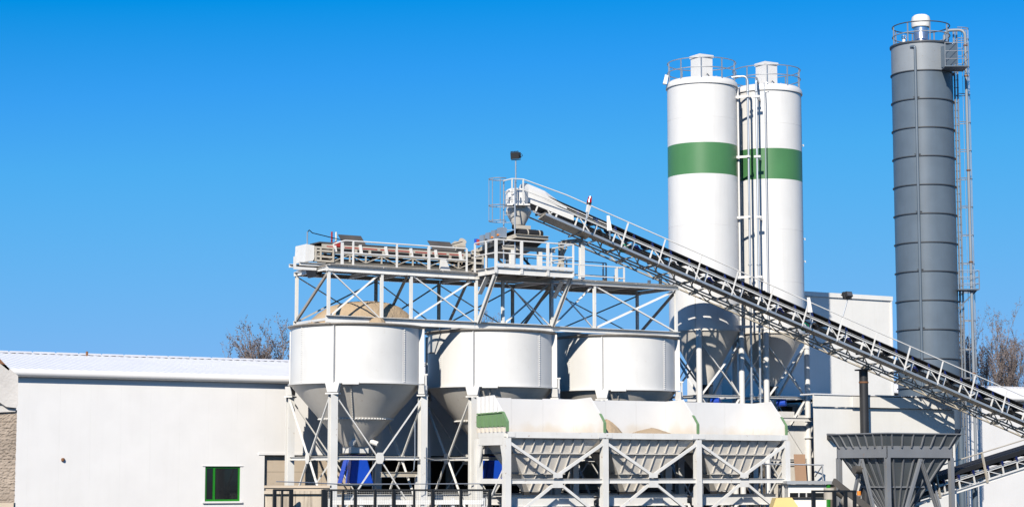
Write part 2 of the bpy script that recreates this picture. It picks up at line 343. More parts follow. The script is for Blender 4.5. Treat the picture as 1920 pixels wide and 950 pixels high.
# stone gatehouse at the left edge
sg = thing('stone_wall_building', 'rough brown stone wall under a grey concrete lintel at the left edge', 'wall', at(0, 930, 60) * Vector((1, 1, 0)) if False else Vector((at(0, 930, 60).x, 60, 0)))
xr = at(30, 850, 60).x; x0 = xr - 3.2; zt = at(20, 768, 60).z
mb = MB(); nx, nz = 64, 90; vs_ = []; fs = []
for j in range(nz + 1):
    for i in range(nx + 1):
        row = int(j / 3.0); edge = 1 if (j % 3) and ((i + row * 3) % 7) else 0
        random.seed(row * 97 + (i + row * 3) // 7)
        dy = -0.022 * edge * random.random() - 0.02 * random.random()
        random.seed(i * 131 + j); vs_.append((x0 + (xr - x0) * i / nx, 60 + dy + random.uniform(-.012, .012), 1.75 + (zt - 1.75) * j / nz))
for j in range(nz):
    for i in range(nx): a = j * (nx + 1) + i; fs.append((a, a + 1, a + nx + 2, a + nx + 1))
mb.add(vs_, fs).build('stone_face', 'stone', sg)
random.seed(7)
MB().prism([(x0, 60.03, 0), (xr - 0.02, 60.03, 0), (xr - 2.2, 63, 0), (x0, 63, 0)], Z * zt).build('core', 'stone', sg)
MB().prism([(x0, 59.8, 0), (xr + 0.02, 59.8, 0), (xr + 0.02, 60.02, 0), (x0, 60.02, 0)], Z * 1.78).build('plinth', 'concrete_beige', sg)
def fl(px, py, d=59.75): p = at(px, py, d); return Vector((p.x, d, p.z))
MB().prism([fl(-60, 672), fl(10, 683), fl(34, 704), fl(34, 758), fl(31, 764), fl(12, 762), fl(0, 754), fl(-60, 745)], (-2.2, 3, 0)).build('lintel', 'concrete_grey', sg)
MB().prism([fl(-60, 745, 59.9), fl(0, 754, 59.9), fl(12, 762, 59.9), fl(31, 764, 59.9), fl(29, 771, 59.9), fl(-60, 775, 59.9)], (-2.1, 2.8, 0)).build('lintel_soffit', 'concrete_grey', sg)
MB().prism([fl(-50, 628), fl(-4, 668), fl(18, 691), fl(16, 694), fl(-6, 676), fl(-50, 640)], (-2.1, 2.9, 0)).build('barge_board', 'wood_brown', sg)

# ------------------------------------------------------------------ aggregate bins
ZF, ZT, RB = 5.98, 8.13, 2.47
def polar(c, ang, r, z): return Vector((c.x + r * math.cos(ang), c.y + r * math.sin(ang), z))
def make_bin():
    c = G(-SP, 0)
    b = thing('aggregate_bin', 'round white steel bin heaped with sand above its rim, leftmost of three', 'bin', c, 'three round aggregate bins')
    MB().lathe([(RB, ZF), (RB, ZT), (RB - .03, ZT), (RB - .03, ZF)], c, 96, True).build('shell', 'bin_paint', b, True)
    MB().lathe([(RB + .003, ZT - .10), (RB + .13, ZT - .03), (RB + .13, ZT), (RB + .003, ZT + .02)], c, 96, True).build('top_rim', 'steel_worn', b, True)
    MB().lathe([(RB - .02, ZF - .05), (RB + .09, ZF - .05), (RB + .09, ZF - .004), (RB - .02, ZF - .004)], c, 96, True).build('flange', 'bin_paint', b, True)
    zj, rj, zo, ro = 4.68, 1.37, 3.66, 0.45
    cu = MB().lathe([(RB - .01, ZF - .051), (rj, zj)], c, 96).build('cone', 'hopper_plate', b, True)
    MB().lathe([(rj + .01, zj + .05), (rj + .03, zj + .02), (rj - .01, zj - .05), (rj - .03, zj - .02)], c, 96, True).build('cone_band', 'hopper_plate', cu, True)
    lo = MB().lathe([(rj - .005, zj - .004), (ro, zo)], c, 96).build('lower_cone', 'hopper_plate', b, True)
    rv = MB()
    for k in range(72):
        p = polar(c, k * math.pi / 36, rj + .03, zj); rv.lathe([(0, .035), (.03, .012), (.035, -.02)], p, 6)
    rv.build('rivet_row', 'bin_paint', cu)
    for an in (-140, -40, 100):
        a = R(an); st = MB(); st.add([polar(c, a - .03, RB + .008, ZF), polar(c, a + .03, RB + .008, ZF), polar(c, a + .03, RB + .008, ZT - .1), polar(c, a - .03, RB + .008, ZT - .1),
                                      polar(c, a - .03, RB - .01, ZF), polar(c, a + .03, RB - .01, ZF), polar(c, a + .03, RB - .01, ZT - .1), polar(c, a - .03, RB - .01, ZT - .1)],
                                     [(0, 1, 2, 3), (0, 4, 5, 1), (3, 2, 6, 7), (0, 3, 7, 4), (1, 5, 6, 2)])
        for k in range(25): st.lathe([(0, .028), (.026, .008), (.026, -.022), (0, -.03)], polar(c, a, RB + .012, ZF + .06 + k * .082), 6)
        st.build('riveted_strap', 'bin_paint', b)
    a = R(-90); st = MB().bar(polar(c, a, rj + .03, zj), polar(c, a, RB - .02, ZF - .06), .05, .012)
    for k in range(22):
        t = (k + .5) / 22; st.lathe([(0, .03), (.028, 0), (0, -.03)], polar(c, a, rj + .06 + (RB - rj) * t, zj + (ZF - zj) * t - .02), 6)
    st.build('cone_strap', 'hopper_plate', cu)
    bar('access_plate', polar(c, R(-90), RB + .10, ZF - .03) - U * 0 + Vector((-.3, 0, 0)), polar(c, R(-90), RB + .10, ZF - .03) + Vector((.3, 0, 0)), .04, .13, 'bin_paint', b)
    legs = {}
    for i, (su, sv) in enumerate(((-1, -1), (1, -1), (1, 1), (-1, 1))):
        an = math.atan2((U * su + N * sv).y, (U * su + N * sv).x); rad = Vector((math.cos(an), math.sin(an), 0)); tg = Vector((-rad.y, rad.x, 0))
        p = c + rad * 2.62; legs[(su, sv)] = p
        bar('fin', c + rad * (RB + .10) + Z * (ZF + .002), c + rad * (RB + .10) + Z * (ZT - .1), .03, .2, 'bin_paint', b, 'box', tg) if False else MB().prism([c + rad * (RB - .01) + tg * .014 + Z * ZF, c + rad * (RB + .20) + tg * .014 + Z * ZF, c + rad * (RB + .20) - tg * .014 + Z * ZF, c + rad * (RB - .01) - tg * .014 + Z * ZF], Z * (ZT - ZF - .1)).build('fin', 'bin_paint', b)
        leg = bar('leg', p + Z * 0, p + Z * 5.52, .27, .27, 'steel_white', b, 'I', N)
        MB().prism([p - tg * .27 - rad * .12 + Z * (ZF - .052), p + tg * .27 - rad * .12 + Z * (ZF - .052), p + tg * .19 - rad * .12 + Z * 5.6, p - tg * .19 - rad * .12 + Z * 5.6], rad * .24).build('bracket', 'bin_paint', leg)
        MB().prism([p - tg * .25 - rad * .16 + Z * 5.522, p + tg * .25 - rad * .16 + Z * 5.522, p + tg * .25 + rad * .16 + Z * 5.522, p - tg * .25 + rad * .16 + Z * 5.522], Z * .05).build('cap_plate', 'steel_white', leg)
        # load cell jack on the fin
        q = c + rad * (RB + .26)
        if su > 0: MB().bar(q + Z * 5.75, q + Z * 6.35, .06, .06).bar(q + Z * 6.33 - rad * .1, q + Z * 6.33 + rad * .08, .06, .05).build('load_cell', 'steel_white', leg)
    zc = 3.22
    L = [legs[(-1, -1)], legs[(1, -1)], legs[(1, 1)], legs[(-1, 1)]]
    for i in range(4):
        p, q = L[i], L[(i + 1) % 4]; m_ = (p + q) / 2; dn = (q - p).normalized(); ou = Vector((dn.y, -dn.x, 0)) * .08
        for a_, sgn in ((p, 1), (q, -1)):
            bar('brace', a_ + dn * .12 * sgn + Z * 5.42 + ou, m_ + ou - dn * .1 * sgn + Z * (zc + .1), .06, .06, 'steel_white', b, 'L')
            bar('brace', m_ + ou - dn * .1 * sgn + Z * (zc - .1), a_ + dn * .12 * sgn + Z * .9 + ou, .06, .06, 'steel_white', b, 'L')
        MB().prism([m_ + ou * 1.7 + dn * x + Z * (zc + y) for x, y in ((-.17, -.05), (-.1, -.2), (.1, -.2), (.17, -.05), (.17, .05), (.1, .2), (-.1, .2), (-.17, .05))], ou * .15).build('gusset', 'steel_white', b)
        bar('strut', p + dn * .14 + Z * zc + ou * .4, q - dn * .14 + Z * zc + ou * .4, .08, .13, 'steel_white', b, 'C')
    MB().prism([c + U * x * .36 + N * y * .36 + Z * 3.42 for x, y in ((-1, -1), (1, -1), (1, 1), (-1, 1))], Z * .30).build('outlet_collar', 'bin_paint', b)
    for sx, sy in ((-1, -1), (1, -1)):
        tube('vibrator', [c + U * sx * .35 + N * -.55 + Z * 3.85, c + U * sx * .55 + N * -.75 + Z * 3.75], .1, 'bin_paint', b, 12)
    tube('air_cylinder', [c - U * .4 - N * .3 + Z * 3.3, c - U * .95 - N * .55 + Z * 3.14], .06, 'steel_cream', b, 10)
    MB().prism([c + U * x * .46 + N * y * .46 + Z * 3.36 for x, y in ((-1, -1), (1, -1), (1, 1), (-1, 1))], Z * .055).build('slide_gate', 'dark_metal', b)
    zt_, zb_, ht, hb = 3.355, 2.3, .30, .50
    ch = MB()
    def cp(x, y, t): h = hb + (ht - hb) * t; return c + U * x * h + N * y * h + Z * (zb_ + (zt_ - zb_) * t)
    ch.prism([cp(-1, -1, 0), cp(1, -1, 0), cp(1, -1, 1), cp(-1, -1, 1)], N * .03)
    ch.prism([cp(1, -1, 0), cp(1, 1, 0), cp(1, 1, 1), cp(1, -1, 1)], -U * .03)
    for s_ in (-1, 1):
        ch.prism([cp(-1, s_, 0), cp(-1, s_ * .35, 0), cp(-1, s_ * .1, .72), cp(-1, s_ * .1, 1), cp(-1, s_, 1)], U * .03)
    ch.bar(cp(-1.02, -.2, .45), cp(-1.02, .2, .45), .03, .05)
    ch.build('discharge_chute', 'blue_paint', b)
    MB().prism([cp(-1.5, -1.5, 0) - Z * .1, cp(1.5, -1.5, 0) - Z * .1, cp(1.5, 1.5, 0) - Z * .1, cp(-1.5, 1.5, 0) - Z * .1], Z * .06).build('feeder_tray', 'steel_worn', b)
    return b
bin1 = make_bin()
dup(bin1, G(0, 0), 'round white steel bin under the inclined conveyor head, middle of three')
dup(bin1, G(SP, 0), 'round white steel bin nearest the white silos, rightmost of three')
# sand heaps
def heap(name, label, c, r, z0, h, flat=0.25, n=40, rings=14, seed=1, group=None, sx=1.0, pk=0.0):
    rnd = random.Random(seed); ph = [rnd.uniform(0, 6.28) for _ in range(6)]; vs_ = []; fs = []
    for i in range(rings + 1):
        t = i / rings
        for k in range(n):
            a = 2 * math.pi * k / n
            rr = r * (1 - t) * (1 + .05 * math.sin(2 * a + ph[0]) + .04 * math.sin(5 * a + ph[1]))
            zz = h * (1 - (1 - t) ** (2.0 + flat * 3)) * (1 + .06 * math.sin(3 * a + ph[2]) * (1 - t) + .03 * math.sin(2 * a + ph[3])) + (rnd.uniform(-.015, .015) + .022 * math.sin(a * n / 2.6 + 2 * math.sin(3 * a)) * (1 - t)) * (t > 0)
            vs_.append(Vector((c.x, c.y, 0)) + U * rr * math.cos(a) * sx + N * (rr * math.sin(a) + pk * t) + Z * (z0 + zz))
    for i in range(rings):
        fs += [(i * n + k, i * n + (k + 1) % n, (i + 1) * n + (k + 1) % n, (i + 1) * n + k) for k in range(n)]
    fs.append(tuple(rings * n + k for k in range(n)))
    o = MB().add(vs_, fs).build(name, 'sand', None, True); return tag(o, label, 'sand pile', group)
heap('sand_heap', 'tall heap of beige sand topping the leftmost round bin', G(-SP + .3, .3), 1.75, 7.95, 1.14, .45, 110, 26, 3, None, 1.3, -.6)
heap('sand_heap', 'small spill of sand on the beam over the leftmost bin', G(gv(707, 595, -1.5)[0], -1.5), .32, 8.2, .22, .2, 24, 8, 5)
heap('sand_heap', 'sand inside the middle round bin below its rim', G(0, 0), 2.35, 7.3, .5, .3, 48, 10, 8)
heap('sand_heap', 'sand inside the rightmost round bin below its rim', G(SP, 0), 2.35, 7.2, .5, .3, 48, 10, 9)

# ------------------------------------------------------------------ gantry over the bins
ga = thing('bin_gantry', 'white lattice steel gantry with deck standing on the three round bins', 'gantry', G(0, 0, 8.16))
VN, VF, ZB, ZD = -1.4, 1.4, 8.30, 10.18
SL, SR = -7.72, 7.95
near = [SL, -5.53, -4.29, -1.46, -0.27, 1.97, 3.97, SR]; far = [SL, -4.35, -1.56, 1.84, 3.67, SR]
for (a, b) in ((SL - .1, -1.5), (-1.48, 1.98), (2.0, SR + .15)):
    bar('bottom_chord', G(a, VN, ZB), G(b, VN, ZB), .14, .27 if b < 2 else .2, 'steel_white', ga, 'C', Z)
    bar('bottom_chord', G(a, VF, ZB), G(b, VF, ZB), .14, .2, 'steel_white', ga, 'C')
    bar('top_chord', G(a, VN, ZD), G(b, VN, ZD), .14, .24 if b < 2 else .17, 'steel_white', ga, 'C')
    bar('top_chord', G(a, VF, ZD), G(b, VF, ZD), .14, .16, 'steel_white', ga, 'C')
for i, s in enumerate(near): bar('post', G(s, VN + .02, ZB + .1), G(s, VN + .02, ZD - .12), .105, .105, 'steel_white', ga, 'I', N)
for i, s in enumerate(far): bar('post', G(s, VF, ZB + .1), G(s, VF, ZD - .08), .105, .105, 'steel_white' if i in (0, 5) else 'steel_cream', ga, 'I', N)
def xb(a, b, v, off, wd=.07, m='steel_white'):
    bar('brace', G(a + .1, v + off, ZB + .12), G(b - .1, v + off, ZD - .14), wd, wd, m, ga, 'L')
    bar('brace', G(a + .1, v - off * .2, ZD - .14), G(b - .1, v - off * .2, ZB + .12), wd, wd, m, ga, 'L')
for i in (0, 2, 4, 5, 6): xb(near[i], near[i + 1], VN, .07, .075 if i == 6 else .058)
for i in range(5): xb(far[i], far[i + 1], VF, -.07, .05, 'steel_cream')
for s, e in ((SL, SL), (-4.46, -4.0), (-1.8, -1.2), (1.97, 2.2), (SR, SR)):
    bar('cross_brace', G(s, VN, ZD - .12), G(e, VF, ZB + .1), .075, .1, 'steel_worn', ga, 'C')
for s in (SL, -5.53, -4.35, -3, -1.5, 0, 1.9, 3.8, 5.8, SR):
    bar('cross_beam', G(s, VN + .08, ZD), G(s, VF - .08, ZD), .1, .14, 'steel_white', ga, 'I')
    bar('cross_tie', G(s, VN + .08, ZB), G(s, VF - .08, ZB), .08, .1, 'steel_white', ga, 'L')
for s0_, s1_ in ((SL, -5.53), (-5.5, -3), (-2.97, -.27), (-.24, 1.97), (2.0, 3.95), (3.98, 5.9), (5.93, SR)):
    MB().gbox(s0_ + .01, s1_ - .01, VN - .09, VF + .09, 10.301 if s1_ < 2 else 10.272, 10.33 if s1_ < 2 else 10.3).build('deck_plate', 'steel_worn', ga)
# cantilever beams carrying the conveyor tail
for v in (-.45, .45):
    bar('cantilever_beam', G(SL - .75, v, 10.38), G(SL + .3, v, 10.38), .1, .13, 'steel_white', ga, 'C')
bar('bracket', G(SL - 1.0, -.5, 10.2), G(SL - .1, -.5, 10.2), .08, .1, 'steel_white', ga)
bar('bracket', G(SL - .97, -.5, 10.25), G(SL - .97, -.5, 10.62), .08, .08, 'steel_white', ga)
# near guard rail on the first span
def rail(par, pts, zpost, rails=(1.1, .55), r=.024, m='steel_white', flat=True, closed=False, every=None):
    for h in rails:
        tube('hand_rail', [Vector(p) + Z * h for p in pts], r, m, par, 8)
    for p in (every or pts): bar('rail_post', Vector(p) + Z * zpost, Vector(p) + Z * rails[0], .055, .05, m, par)
gr = [G(gv(x, 490, VN + .05)[0], VN + .05, 10.3) for x in (641.5, 662, 744, 804, 875)]
for k, h in enumerate((.93, .48)):
    pts = [gr[0] - U * .35 + Z * (h - .16), gr[0] - U * .1 + Z * (h - .06), gr[0] + U * .12 + Z * h] + [p + Z * h for p in gr[2:]]
    tube('hand_rail', pts if k == 0 else [p + Z * h for p in gr], .028, 'steel_white', ga)
for i, p in enumerate(gr): bar('rail_post', p, p + Z * (.92 if i else .85), .1 if i in (0, 3) else .06, .06, 'steel_white', ga)
# low white rail and far dark rail on the last span
lr = [G(gv(x, 505, VN + .1)[0], VN + .1, 10.27) for x in (1010, 1086, 1157, 1170)]
for h in (.63, .2): tube('hand_rail', [p + Z * h for p in lr] + [lr[-1] + N * .6 + Z * h], .022, 'steel_white', ga)
for p in lr: bar('rail_post', p, p + Z * .63, .06, .05, 'steel_white', ga)
bar('rail_post', lr[-1] + N * .6, lr[-1] + N * .6 + Z * .63, .06, .05, 'steel_white', ga)
fr = [G(s, VF - .06, 10.27) for s in (-1.4, .6, 2.5, 4.4, 6.2, 6.35)]
for h in (1.1, .55): tube('hand_rail', [p + Z * h for p in fr], .022, 'galvanised', ga)
for p in fr: bar('rail_post', p, p + Z * 1.1, .05, .05, 'galvanised', ga)
for px, hh, m in ((1135, .22, 'dark_metal'), (1154, .36, 'dark_metal'), (1217, .25, 'steel_white'), (1238, .34, 'steel_cream')):
    s = gv(px, 520, -.6)[0]; tube('pipe_stub', [G(s, -.6, 10.28), G(s, -.6, 10.28 + hh)], .07, m, ga, 10)
# head platform cantilevered towards the yard
hp = thing('head_platform', 'white railed platform below the conveyor head, propped off the gantry', 'platform', G(.3, -2.2, 10.2))
PV, PL, PR = -2.9, -1.47, 2.0
bar('edge_beam', G(PL, PV, 10.29), G(PR, PV, 10.29), .1, .26, 'steel_white', hp, 'C')
bar('edge_beam', G(PL, VN - .08, 10.29), G(PL, PV + .06, 10.29), .1, .26, 'steel_white', hp, 'C')
bar('edge_beam', G(PR, VN - .08, 10.29), G(PR, PV + .06, 10.29), .1, .26, 'steel_white', hp, 'C')
for s in (-.6, .3, 1.2): bar('floor_joist', G(s, VN - .08, 10.25), G(s, PV + .06, 10.25), .07, .14, 'steel_cream', hp, 'I')
MB().gbox(PL + .06, PR - .06, PV + .06, VN - .08, 10.36, 10.39).build('floor_plate', 'steel_worn', hp)
bar('toe_board', G(PL, PV - .03, 10.5), G(PR, PV - .03, 10.5), .02, .12, 'steel_white', hp)
pr_ = [G(PL, VN + .1, 10.4), G(PL, -2.15, 10.4), G(PL, PV, 10.4), G(-.34, PV, 10.4), G(.84, PV, 10.4), G(PR, PV, 10.4), G(PR, VN + .1, 10.4)]
for h in (1.06, .56): tube('hand_rail', [p + Z * h for p in pr_], .028, 'steel_white', hp)
for i, p in enumerate(pr_): bar('rail_post', p - Z * .2, p + Z * 1.05, .11 if i in (2, 3, 4) else .06, .06, 'steel_white', hp)
for s in (PL + .05, PR - .05): bar('prop', G(s, VN - .08, ZB + .1), G(s, PV + .12, 10.15), .13, .13, 'steel_white', hp, 'I', U)
for s in (PL + .05, PR - .05): bar('knee_plate', G(s + .05, VN - .1, 9.5), G(s + .05, VN - .7, 10.12), .18, .05, 'steel_white', hp)
# ------------------------------------------------------------------ flat belt conveyor on the gantry
fc = thing('flat_belt_conveyor', 'level belt conveyor with red-striped skirt boards on the gantry deck', 'conveyor', G(-5, 0, 10.35))
A0, A1 = -7.75, -1.05
for v in (-.46, .46):
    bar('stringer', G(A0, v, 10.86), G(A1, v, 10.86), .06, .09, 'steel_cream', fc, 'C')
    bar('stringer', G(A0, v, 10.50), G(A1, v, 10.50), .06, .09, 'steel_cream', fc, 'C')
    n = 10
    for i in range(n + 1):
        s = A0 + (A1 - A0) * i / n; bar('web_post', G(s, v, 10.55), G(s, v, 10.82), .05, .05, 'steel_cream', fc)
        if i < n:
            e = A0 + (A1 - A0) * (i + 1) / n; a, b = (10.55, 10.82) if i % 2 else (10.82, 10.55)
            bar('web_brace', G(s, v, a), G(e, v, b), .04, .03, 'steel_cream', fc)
    sk = MB().gbox(A0 + .2, A1 - .1, v * .86 - .012, v * .86 + .012, 11.04, 11.20).build('skirt_board', 'steel_cream', fc)
    for k in range(8):
        a = A0 + .4 + k * .75; MB().gbox(a, a + .62, v * .86 - .022 if v < 0 else v * .86 + .013, v * .86 - .013 if v < 0 else v * .86 + .022, 11.07, 11.11).build('red_stripe', 'red_paint', sk)
    for k in range(6):
        s = A0 + .75 + k * 1.08; bar('skirt_clamp', G(s, v * .95, 10.9), G(s - .05, v * .9, 11.22), .12, .06, 'steel_white', fc)
    for k in range(11):
        s = A0 + .45 + k * .58; bar('idler_stand', G(s, v * .95, 10.9), G(s, v * .95, 11.03), .09, .05, 'steel_cream', fc)
MB().gbox(A0 - .1, A1 + .25, -.41, .41, 10.92, 11.035).build('belt', 'rubber', fc)
MB().gbox(A0 - .1, A1 + .25, -.4, .4, 10.58, 10.66).build('return_belt', 'rubber', fc)
MB().gbox(A0 + .1, A1 - .1, -.44, .44, 11.205, 11.25).build('belt_cover', 'steel_dark', fc)
for k in range(11):
    s = A0 + .45 + k * .58; tube('idler', [G(s, -.4, 10.94), G(s, .4, 10.94)], .055, 'dark_metal', fc, 8)
for k in range(5):
    s = A0 + .7 + k * 1.3; tube('return_idler', [G(s, -.42, 10.56), G(s, .42, 10.56)], .05, 'blue_paint' if k % 2 else 'dark_metal', fc, 8)
for a, b in ((638, 681), (806, 848)):
    s0_, _ = gv(a, 460, .3); s1_, _ = gv(b, 460, .3)
    MB().prism([G(s0_, .05, 11.27), G(s1_, .05, 11.27), G(s1_, .5, 11.66), G(s0_, .5, 11.66)], Vector((0, 0, .03))).build('raised_cover', 'steel_dark', fc)
MB().prism([G(A0 - .52, -.5, 10.46), G(A0 - .2, -.5, 10.5), G(A0 - .15, -.5, 10.6), G(A0 - .15, -.5, 11.08), G(A0 - .48, -.5, 11.12)], N * .95).build('tail_guard', 'steel_white', fc)
for z in (10.52, 10.68, 10.9, 11.02): bar('tail_frame', G(A0 - .14, -.52, z), G(A0 + .65, -.52, z), .04, .07, 'steel_cream', fc)
for s in (A0 - .1, A0 + .1, A0 + .62): bar('tail_frame', G(s, -.52, 10.5), G(s, -.52, 11.04), .06, .05, 'steel_cream', fc)
tube('tail_drum', [G(A0 - .1, -.44, 10.82), G(A0 - .1, .44, 10.82)], .2, 'rubber', fc, 20); tube('head_drum', [G(A1 + .2, -.44, 10.82), G(A1 + .2, .44, 10.82)], .2, 'dark_metal', fc, 20)
for z in (10.55, 10.8, 11.0): bar('head_frame', G(A1 - .1, -.5, z), G(A1 + .42, -.5, z), .05, .08, 'steel_cream', fc)
bar('head_frame', G(A1 + .4, -.5, 10.45), G(A1 + .4, -.5, 11.1), .07, .06, 'steel_cream', fc)
MB().prism([G(-2.6, -.6, 10.35), G(-2.1, -.6, 10.35), G(-2.35, -.6, 10.85), G(-2.55, -.6, 10.85)], N * .12).build('discharge_plate', 'steel_white', fc)
MB().prism([G(A0 - .15, -.4, 10.46), G(A0 + .6, -.4, 10.46), G(A0 + .1, -.4, 9.95), G(A0 + .02, -.4, 9.95)], N * .8).build('spill_chute', 'dark_metal', fc)
MB().gbox(A0 + .7, A0 + .95, -.45, -.4, 11.1, 11.27).build('belt_scraper', 'red_paint', fc)
tube('cable_mast', [G(A0 - .35, -.3, 11.1), G(A0 - .35, -.3, 11.6)], .025, 'galvanised', fc)
for k, m in ((0, 'red_paint'), (.16, 'steel_white')): s = gv(622 + k * 50, 458, .1)[0]; tube('switch_post', [G(s, .1, 11.25), G(s, .1, 11.72)], .035, m, fc)
cab = [G(A0 - .35, -.3, 11.58), G(A0 - .25, -.25, 11.68), G(A0 - .05, -.1, 11.6), G(A0 + 1.2, 0, 11.42), G(A0 + 2.6, .3, 11.3), G(A0 + 4.5, .5, 11.25), G(A1 - 1, .5, 11.42), G(A1 + .1, .6, 11.75)]
tube('cable', cab, .018, 'rubber', fc, 6)
# ------------------------------------------------------------------ cross feeder under the funnel
cf = thing('cross_feeder', 'short belt feeder with dark drum on frame below the white funnel', 'conveyor', G(.5, -.3, 10.4))
s0_ = gv(967, 440, -1.75)[0]; s1_ = gv(1029, 440, -1.75)[0]; zf = gv(998, 444, -1.75)[1]
for s in (s0_ + .12, s1_ - .12):
    for v in (-1.25, 1.15): bar('column', G(s, v, 10.33), G(s, v, zf - .5), .16, .16, 'steel_white', cf, 'I', N)
bar('cross_beam', G(s0_ - .3, -1.25, zf - .42), G(s1_ + .6, -1.25, zf - .42), .12, .16, 'steel_cream', cf, 'I')
bar('cross_beam', G(s0_ - .3, 1.15, zf - .42), G(s1_ + .6, 1.15, zf - .42), .12, .16, 'steel_cream', cf, 'I')
for s in (s0_ + .12, s1_ - .12): bar('column_brace', G(s, -1.2, 10.4), G(s, .2, zf - .5), .07, .07, 'dark_metal', cf)
bar('front_frame', G(s0_, -1.75, zf), G(s1_, -1.75, zf), .1, .14, 'steel_cream', cf, 'C')
for s in (s0_ + .03, s1_ - .03): bar('side_frame', G(s, -1.7, zf), G(s, 1.7, zf - .32), .08, .16, 'steel_cream', cf, 'C')
MB().prism([G(s0_ + .08, -1.65, zf - .06), G(s0_ + .08, 1.65, zf - .36), G(s0_ + .08, .8, zf - .62), G(s0_ + .08, -.9, zf - .34)], U * (s1_ - s0_ - .16)).build('belly_pan', 'dark_metal', cf)
tube('drum', [G(s0_ + .35, -1.4, zf + .18), G(s1_ - .12, -1.4, zf + .18)], .15, 'rubber', cf, 24)
for k in (.42, .95): s = s0_ + .35 + (s1_ - s0_ - .5) * (k - .1); tube('drum_ring', [G(s, -1.4, zf + .18), G(s + .05, -1.4, zf + .18)], .156, 'steel_cream', cf, 24)
MB().prism([G(s0_ + .3, -1.4, zf + .34), G(s0_ + .3, 1.6, zf + .02), G(s0_ + .3, 1.6, zf - .01), G(s0_ + .3, -1.4, zf + .31)], U * .85).build('belt', 'rubber', cf)
bar('skirt', G(s0_ + .2, -1.3, zf + .42), G(s0_ + .95, -1.3, zf + .42), .03, .15, 'steel_cream', cf)
for k in range(4):
    v = -1.1 + .45 * k; MB().gbox(s0_ - .28, s0_ - .02, v, v + .32, zf - .02 - .05 * k, zf + .38 - .05 * k).build('control_box', 'galvanised', cf)
for k, m in enumerate(('orange_paint', 'orange_paint', 'dark_metal')):
    v = -1.0 + .45 * k; tube('indicator', [G(s0_ - .29, v + .1, zf + .1 - .05 * k), G(s0_ - .33, v + .1, zf + .1 - .05 * k)], .045, m, cf, 10)
tube('valve', [G(s0_ - .1, .95, zf - .1), G(s0_ - .1, .95, zf + .12)], .09, 'red_paint', cf, 10); tube('valve', [G(s0_ - .1, 1.15, zf - .02), G(s0_ - .1, 1.15, zf + .16)], .08, 'blue_paint', cf, 10)
tube('motor', [G(s0_ - .35, 1.75, zf - .1), G(s0_ - .75, 1.75, zf - .1)], .2, 'steel_cream', cf, 16); tube('motor_hub', [G(s0_ - .75, 1.75, zf - .1), G(s0_ - .85, 1.75, zf - .1)], .13, 'steel_cream', cf, 16)
tube('gearbox', [G(s0_ - .4, 2.1, zf - .2), G(s0_ - .4, 1.7, zf + .12)], .16, 'steel_cream', cf, 12)
tube('pulley_guard', [G(s0_ - .75, 2.3, zf - .35), G(s0_ - .68, 2.3, zf - .35)], .3, 'galvanised', cf, 28)
MB().gbox(s0_ - .7, s0_ + .1, .9, 1.55, zf - 1.15, zf - .5).build('counterweight_box', 'dark_metal', cf)
MB().gbox(s0_ - .95, s0_ - .71, .95, 1.5, zf - 1.15, zf - .55).build('counterweight_panel', 'concrete_beige', cf)
# ------------------------------------------------------------------ inclined conveyor
AC = R(25); PA = Vector((.53, 79, 0)); UC = Vector((math.cos(AC), math.sin(AC), 0)); NC = Vector((-math.sin(AC), math.cos(AC), 0))
SLP = -.338; DC = (UC + Z * SLP).normalized(); UPC = NC.cross(DC).normalized() * -1
if UPC.z < 0: UPC = -UPC
def K(t, l, z0): return PA + UC * t + NC * l + Z * (z0 + SLP * t)
ZS, ZW, ZR, ZL = 13.68, 12.95, 14.03, 12.80
T0, T1 = .1, 37.0
ic = thing('inclined_conveyor', 'long white lattice belt conveyor with side walkway sloping down to the right', 'conveyor', K(20, 0, 0) * Vector((1, 1, 0)) if False else Vector((K(36, 0, 0).x, K(36, 0, 0).y, 0)))
for l in (-.5, .5): bar('stringer', K(T0, l, ZS), K(T1, l, ZS), .07, .11, 'steel_white', ic, 'C', UPC)
for l in (-.5, .5): bar('middle_chord', K(T0, l, ZS - .62), K(T1, l, ZS - .62), .06, .07, 'steel_white', ic, 'L', UPC)
for l in (-.28, .28): bar('lower_chord', K(2.1, l, ZL - .1), K(T1, l, ZL - .1), .06, .07, 'steel_cream', ic, 'L', UPC)
pit = .855
n = int((T1 - T0) / pit)
